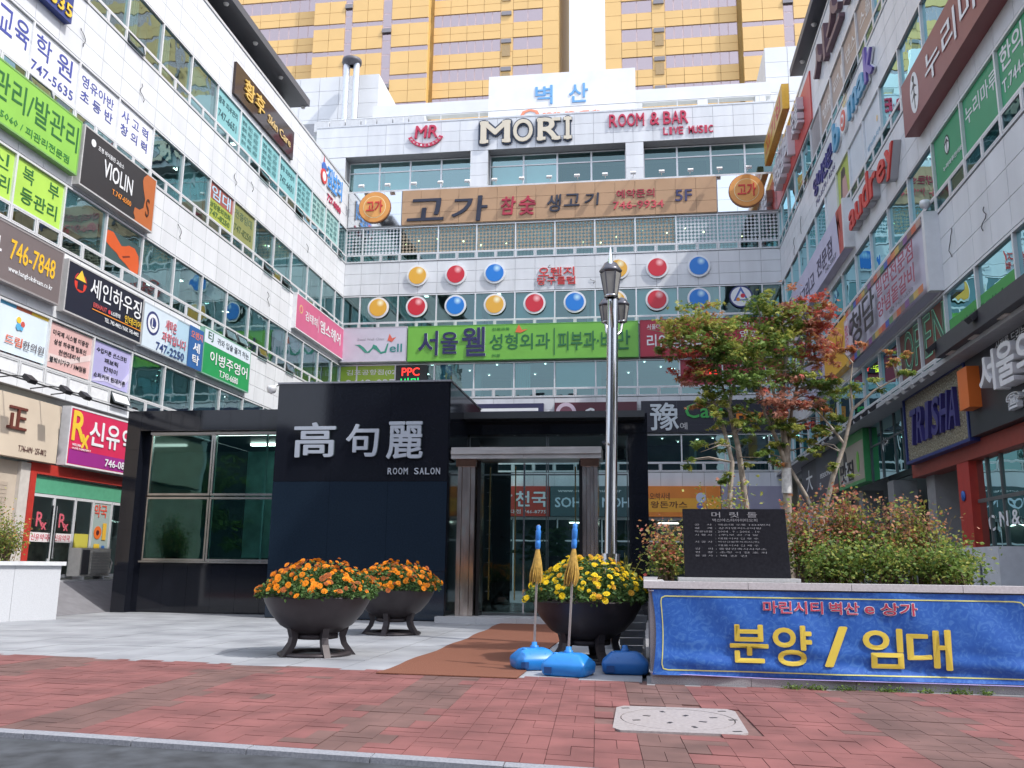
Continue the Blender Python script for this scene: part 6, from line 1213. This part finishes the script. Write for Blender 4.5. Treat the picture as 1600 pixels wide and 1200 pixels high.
bowl(-5.0, 18.15, .9, 'dark cast bowl of orange marigolds standing behind the nearer one', FO, FO2)
b3 = bowl(-.84, 13.9, .2, 'dark cast bowl of yellow marigolds at the lamp post', FY, FY2, True, mh=.62)
mb = MB()
for i in range(7):
    a = R.uniform(-.5, 1.2); b0 = Vector((-.35+R.uniform(-.1, .2), 13.9, .9)); mb.tube([b0, b0+Vector((.05*a, 0, .4)), b0+Vector((.15*a, 0, .62+R.uniform(-.1, .12)))], [.006, .004, .002], 4, 0, False)
    for _ in range(5): leaf(mb, b0+Vector((.1*a, 0, R.uniform(.3, .5))), .09, 0, .2)
mb.build('tall_weed', [LYG], b3)

# ================================================================== PARASOL BASES, TASSELLED POLES, BOARD
blue = mat((.02, .22, .62), .38, 0, .06, 5, name='blue plastic'); blue2 = mat((.015, .13, .40), .45, 0, .08, 5, name='deeper blue plastic')
def pbase(x, y, rz, label, m, dent=True):
    t = thing('parasol_base', (0, 0, 0), label, 'parasol base'); mb = MB()
    lv = [(.27, .23, 0.0), (.30, .26, .03), (.31, .265, .12), (.30, .255, .155), (.20, .16, .25), (.15, .12, .27), (.0, .0, .275)]; n = 32; rings = []
    for i, (a, b, z) in enumerate(lv):
        ring = []
        for k_ in range(n):
            th = 2*math.pi*(k_+.5)/n; c, s_ = math.cos(th), math.sin(th); e = .28; px = a*math.copysign(abs(c)**e, c); py = b*math.copysign(abs(s_)**e, s_)
            if dent and z < .16 and z > 0 and .2 < c and s_ < -.5: py += .05*math.exp(-((px-.12)/.09)**2); px *= 1
            ring.append((px, py, z))
        rings.append(ring)
    mb.add([v for r_ in rings for v in r_], [(i*n+k_, i*n+(k_+1) % n, (i+1)*n+(k_+1) % n, (i+1)*n+k_) for i in range(len(lv)-1) for k_ in range(n)], 0, True)
    mb.build('tank', m, t, org=(0, 0, 0)); MB().lathe([(.055, .26), (.06, .30), (.04, .305), (.035, .35), (0, .35)], (0, 0, 0), 14).build('socket', m, t, org=(0, 0, 0))
    MB().lathe([(.0, 0), (.04, 0), (.04, .03), (0, .035)], (-.15, -.08, .245), 12).build('filler_cap', m, t, org=(0, 0, 0))
    for q in ((-.19, -.2, .03, .1), (.0, .0, 0, 0)):
        if q[3]: MB().box(q[0]-.05, q[0]+.05, -.275, -.262, .03, .11).build('grip', mat((.01, .06, .2), .6, name='blue recess'), t, org=(0, 0, 0))
    for s_ in (-1, 1): MB().tube([(s_*.10, -.205, .205), (s_*.16, -.13, .245), (s_*.05, -.13, .255)], .006, 5).build('ridge', m, t, org=(0, 0, 0))
    t.location = (x, y, 0.006); t.rotation_euler.z = rz; return t
pbase(-1.50, 12.75, .35, 'light blue plastic parasol base, left one carrying a pole', blue)
pbase(-.98, 12.15, -.25, 'light blue plastic parasol base in front carrying a pole', blue)
pbase(-.26, 12.55, .02, 'deeper blue empty parasol base in the shade beside the planter', blue2, False)
gp = mat((.50, .47, .45), .3, .7, name='grey pole'); gt = mat((.46, .29, .06), .5, 0, .3, 25, name='golden fringe'); bt = mat((.03, .20, .60), .4, 0, .2, 30, bump=.4, name='blue wrapping')
def pole(x, y, lx, label):
    t = thing('tasselled_pole', (x, y, .33), label, 'pole'); P_ = lambda z: Vector((x+lx*(z-.33), y, z))
    MB().tube([P_(.33), P_(1.2), P_(1.95)], .017, 10).build('pole', gp, t)
    mb = MB(); mb.tube([P_(1.60), P_(1.63), P_(1.72), P_(1.735), P_(1.75), P_(1.86), P_(1.88), P_(1.93), P_(1.945)], [.02, .036, .038, .028, .037, .038, .03, .033, .01], 12); mb.build('wrapping', bt, t)
    mb = MB()
    for i in range(46):
        a = 2*math.pi*i/46+R.uniform(-.1, .1); r1 = R.uniform(.045, .085); l = R.uniform(.42, .50); c, s_ = math.cos(a), math.sin(a); d = .012
        q = [P_(1.61)+Vector((c*.02, s_*.02, 0)), P_(1.45)+Vector((c*.05, s_*.05, 0)), P_(1.28)+Vector((c*(r1+.01)-.01, s_*(r1+.01), 0)), P_(1.61-l)+Vector((c*r1*1.1-.02, s_*r1*1.1, 0))]
        mb.tube(q, [.006, .009, .009, .004], 4, 0, False)
    mb.build('tassel', gt, t)
pole(-1.50, 12.75, .03, 'grey pole with blue wrapped top and golden tassel on the left parasol base'); pole(-.98, 12.15, .055, 'grey pole with blue wrapped top and golden tassel on the front parasol base')
wbd = thing('leaning_board', (-.25, 14.6, 0), 'white folded board leaning behind the yellow marigold bowl', 'board')
for i in range(5): MB().obox((-.20+.0*i, 14.7, .12+i*.115), ((1, .25, 0), (-.25, 1, 0), (0, 0, 1)), (.17+.02*i, .008, .055)).build('plank', mat((.60, .66, .72), .4, name='white board'), wbd)

# ================================================================== LEFT PLANTER
lpn = thing('granite_planter', (-15, 18.5, 0), 'pale grey granite planter with green shrub at the left edge of the plaza', 'planter')
o0 = Vector((-13.66, 20.05, 0)); da = Vector((-.42, -.907, 0)); db = Vector((-.907, .42, 0)); lgm = mat((.52, .54, .57), .6, 0, .08, 50, name='pale granite slab')
for i in range(4):
    c = o0+da*(i*1.1+.55)+db*.05; MB().obox(c+Vector((0, 0, .62)), (da, db, (0, 0, 1)), (.547, .05, .62)).build('stone', lgm, lpn)
c = o0+da*2.2+db*.15; MB().obox(c+Vector((0, 0, 1.285)), (da, db, (0, 0, 1)), (2.27, .22, .045)).build('cap_stone', mat((.62, .64, .66), .5, name='planter cap'), lpn)
for i in range(2): c = o0+db*(i*1.1+.65)+da*.05; MB().obox(c+Vector((0, 0, .62)), (db, da, (0, 0, 1)), (.547, .05, .62)).build('stone', lgm, lpn)
MB().obox(o0+db*1.25+da*.02+Vector((0, 0, 1.285)), (db, da, (0, 0, 1)), (.85, .1, .045)).build('cap_stone', mat((.62, .64, .66), .5, name='planter cap'), lpn)
MB().obox(o0+da*2.2+db*1.2+Vector((0, 0, .6)), (da, db, (0, 0, 1)), (2.1, 1.09, .58)).build('soil', mat((.07, .05, .035), .95, name='soil'), lpn)
shrub('green shrub with orange tips in the left planter, lower one', (-14.85, 19.6, 1.2), .40, 1.2, 2600, [(0, 3), (2, 2)], [(2, 2), (0, 2), (4, 1)])
shrub('green shrub with orange tips in the left planter, taller one at the frame edge', (-15.2, 19.3, 1.2), .42, 1.7, 3000, [(0, 3), (2, 2)], [(2, 2), (0, 2), (4, 1)])
# what stands behind the photographer, seen only in the polished stone and glass
for i, (x, wd, h, c) in enumerate(((-41, 20.5, 13.2, (.05, .07, .10)), (-18, 18.5, 25, (.06, .06, .08)), (1.2, 18.5, 23, (.06, .07, .10)), (24, 20, 19, (.12, .12, .13)))):
    t = thing('office_block', (x, -30, -.2), ('lowest grey', 'dark brown', 'grey glazed', 'paler')[i]+' office block across the road behind the viewpoint', 'building')
    MB().box(x-wd/2, x+wd/2, -42, -30, -.2, h).build('wall', mat(c, .7, name='far facade'), t)
    for k_ in range(int(h/3.6)): MB().box(x-wd/2+.6, x+wd/2-.6, -29.99, -29.9, 1+k_*3.5, 2.8+k_*3.5).build('window', mat((.05, .07, .09), .1, name='dark window'), t)

for i, (x, h) in enumerate(((-44, 9), (-38, 10.5), (-33, 8.5))):
    t = thing('street_tree', (x, -18, -.1), ('left', 'middle', 'right')[i]+' tree across the road behind the viewpoint', 'tree', 'trees across the road'); branch([(x, -18, -.1), (x+.1, -18, h*.4), (x, -18, h*.7)], .22, .08, t, 'trunk')
    mb = MB(); cluster(mb, (x, -18, h*.72), 2.2, 1500, .42, [(1, 3), (0, 1)], leaf, 1.0); mb.build('crown', LM, t)
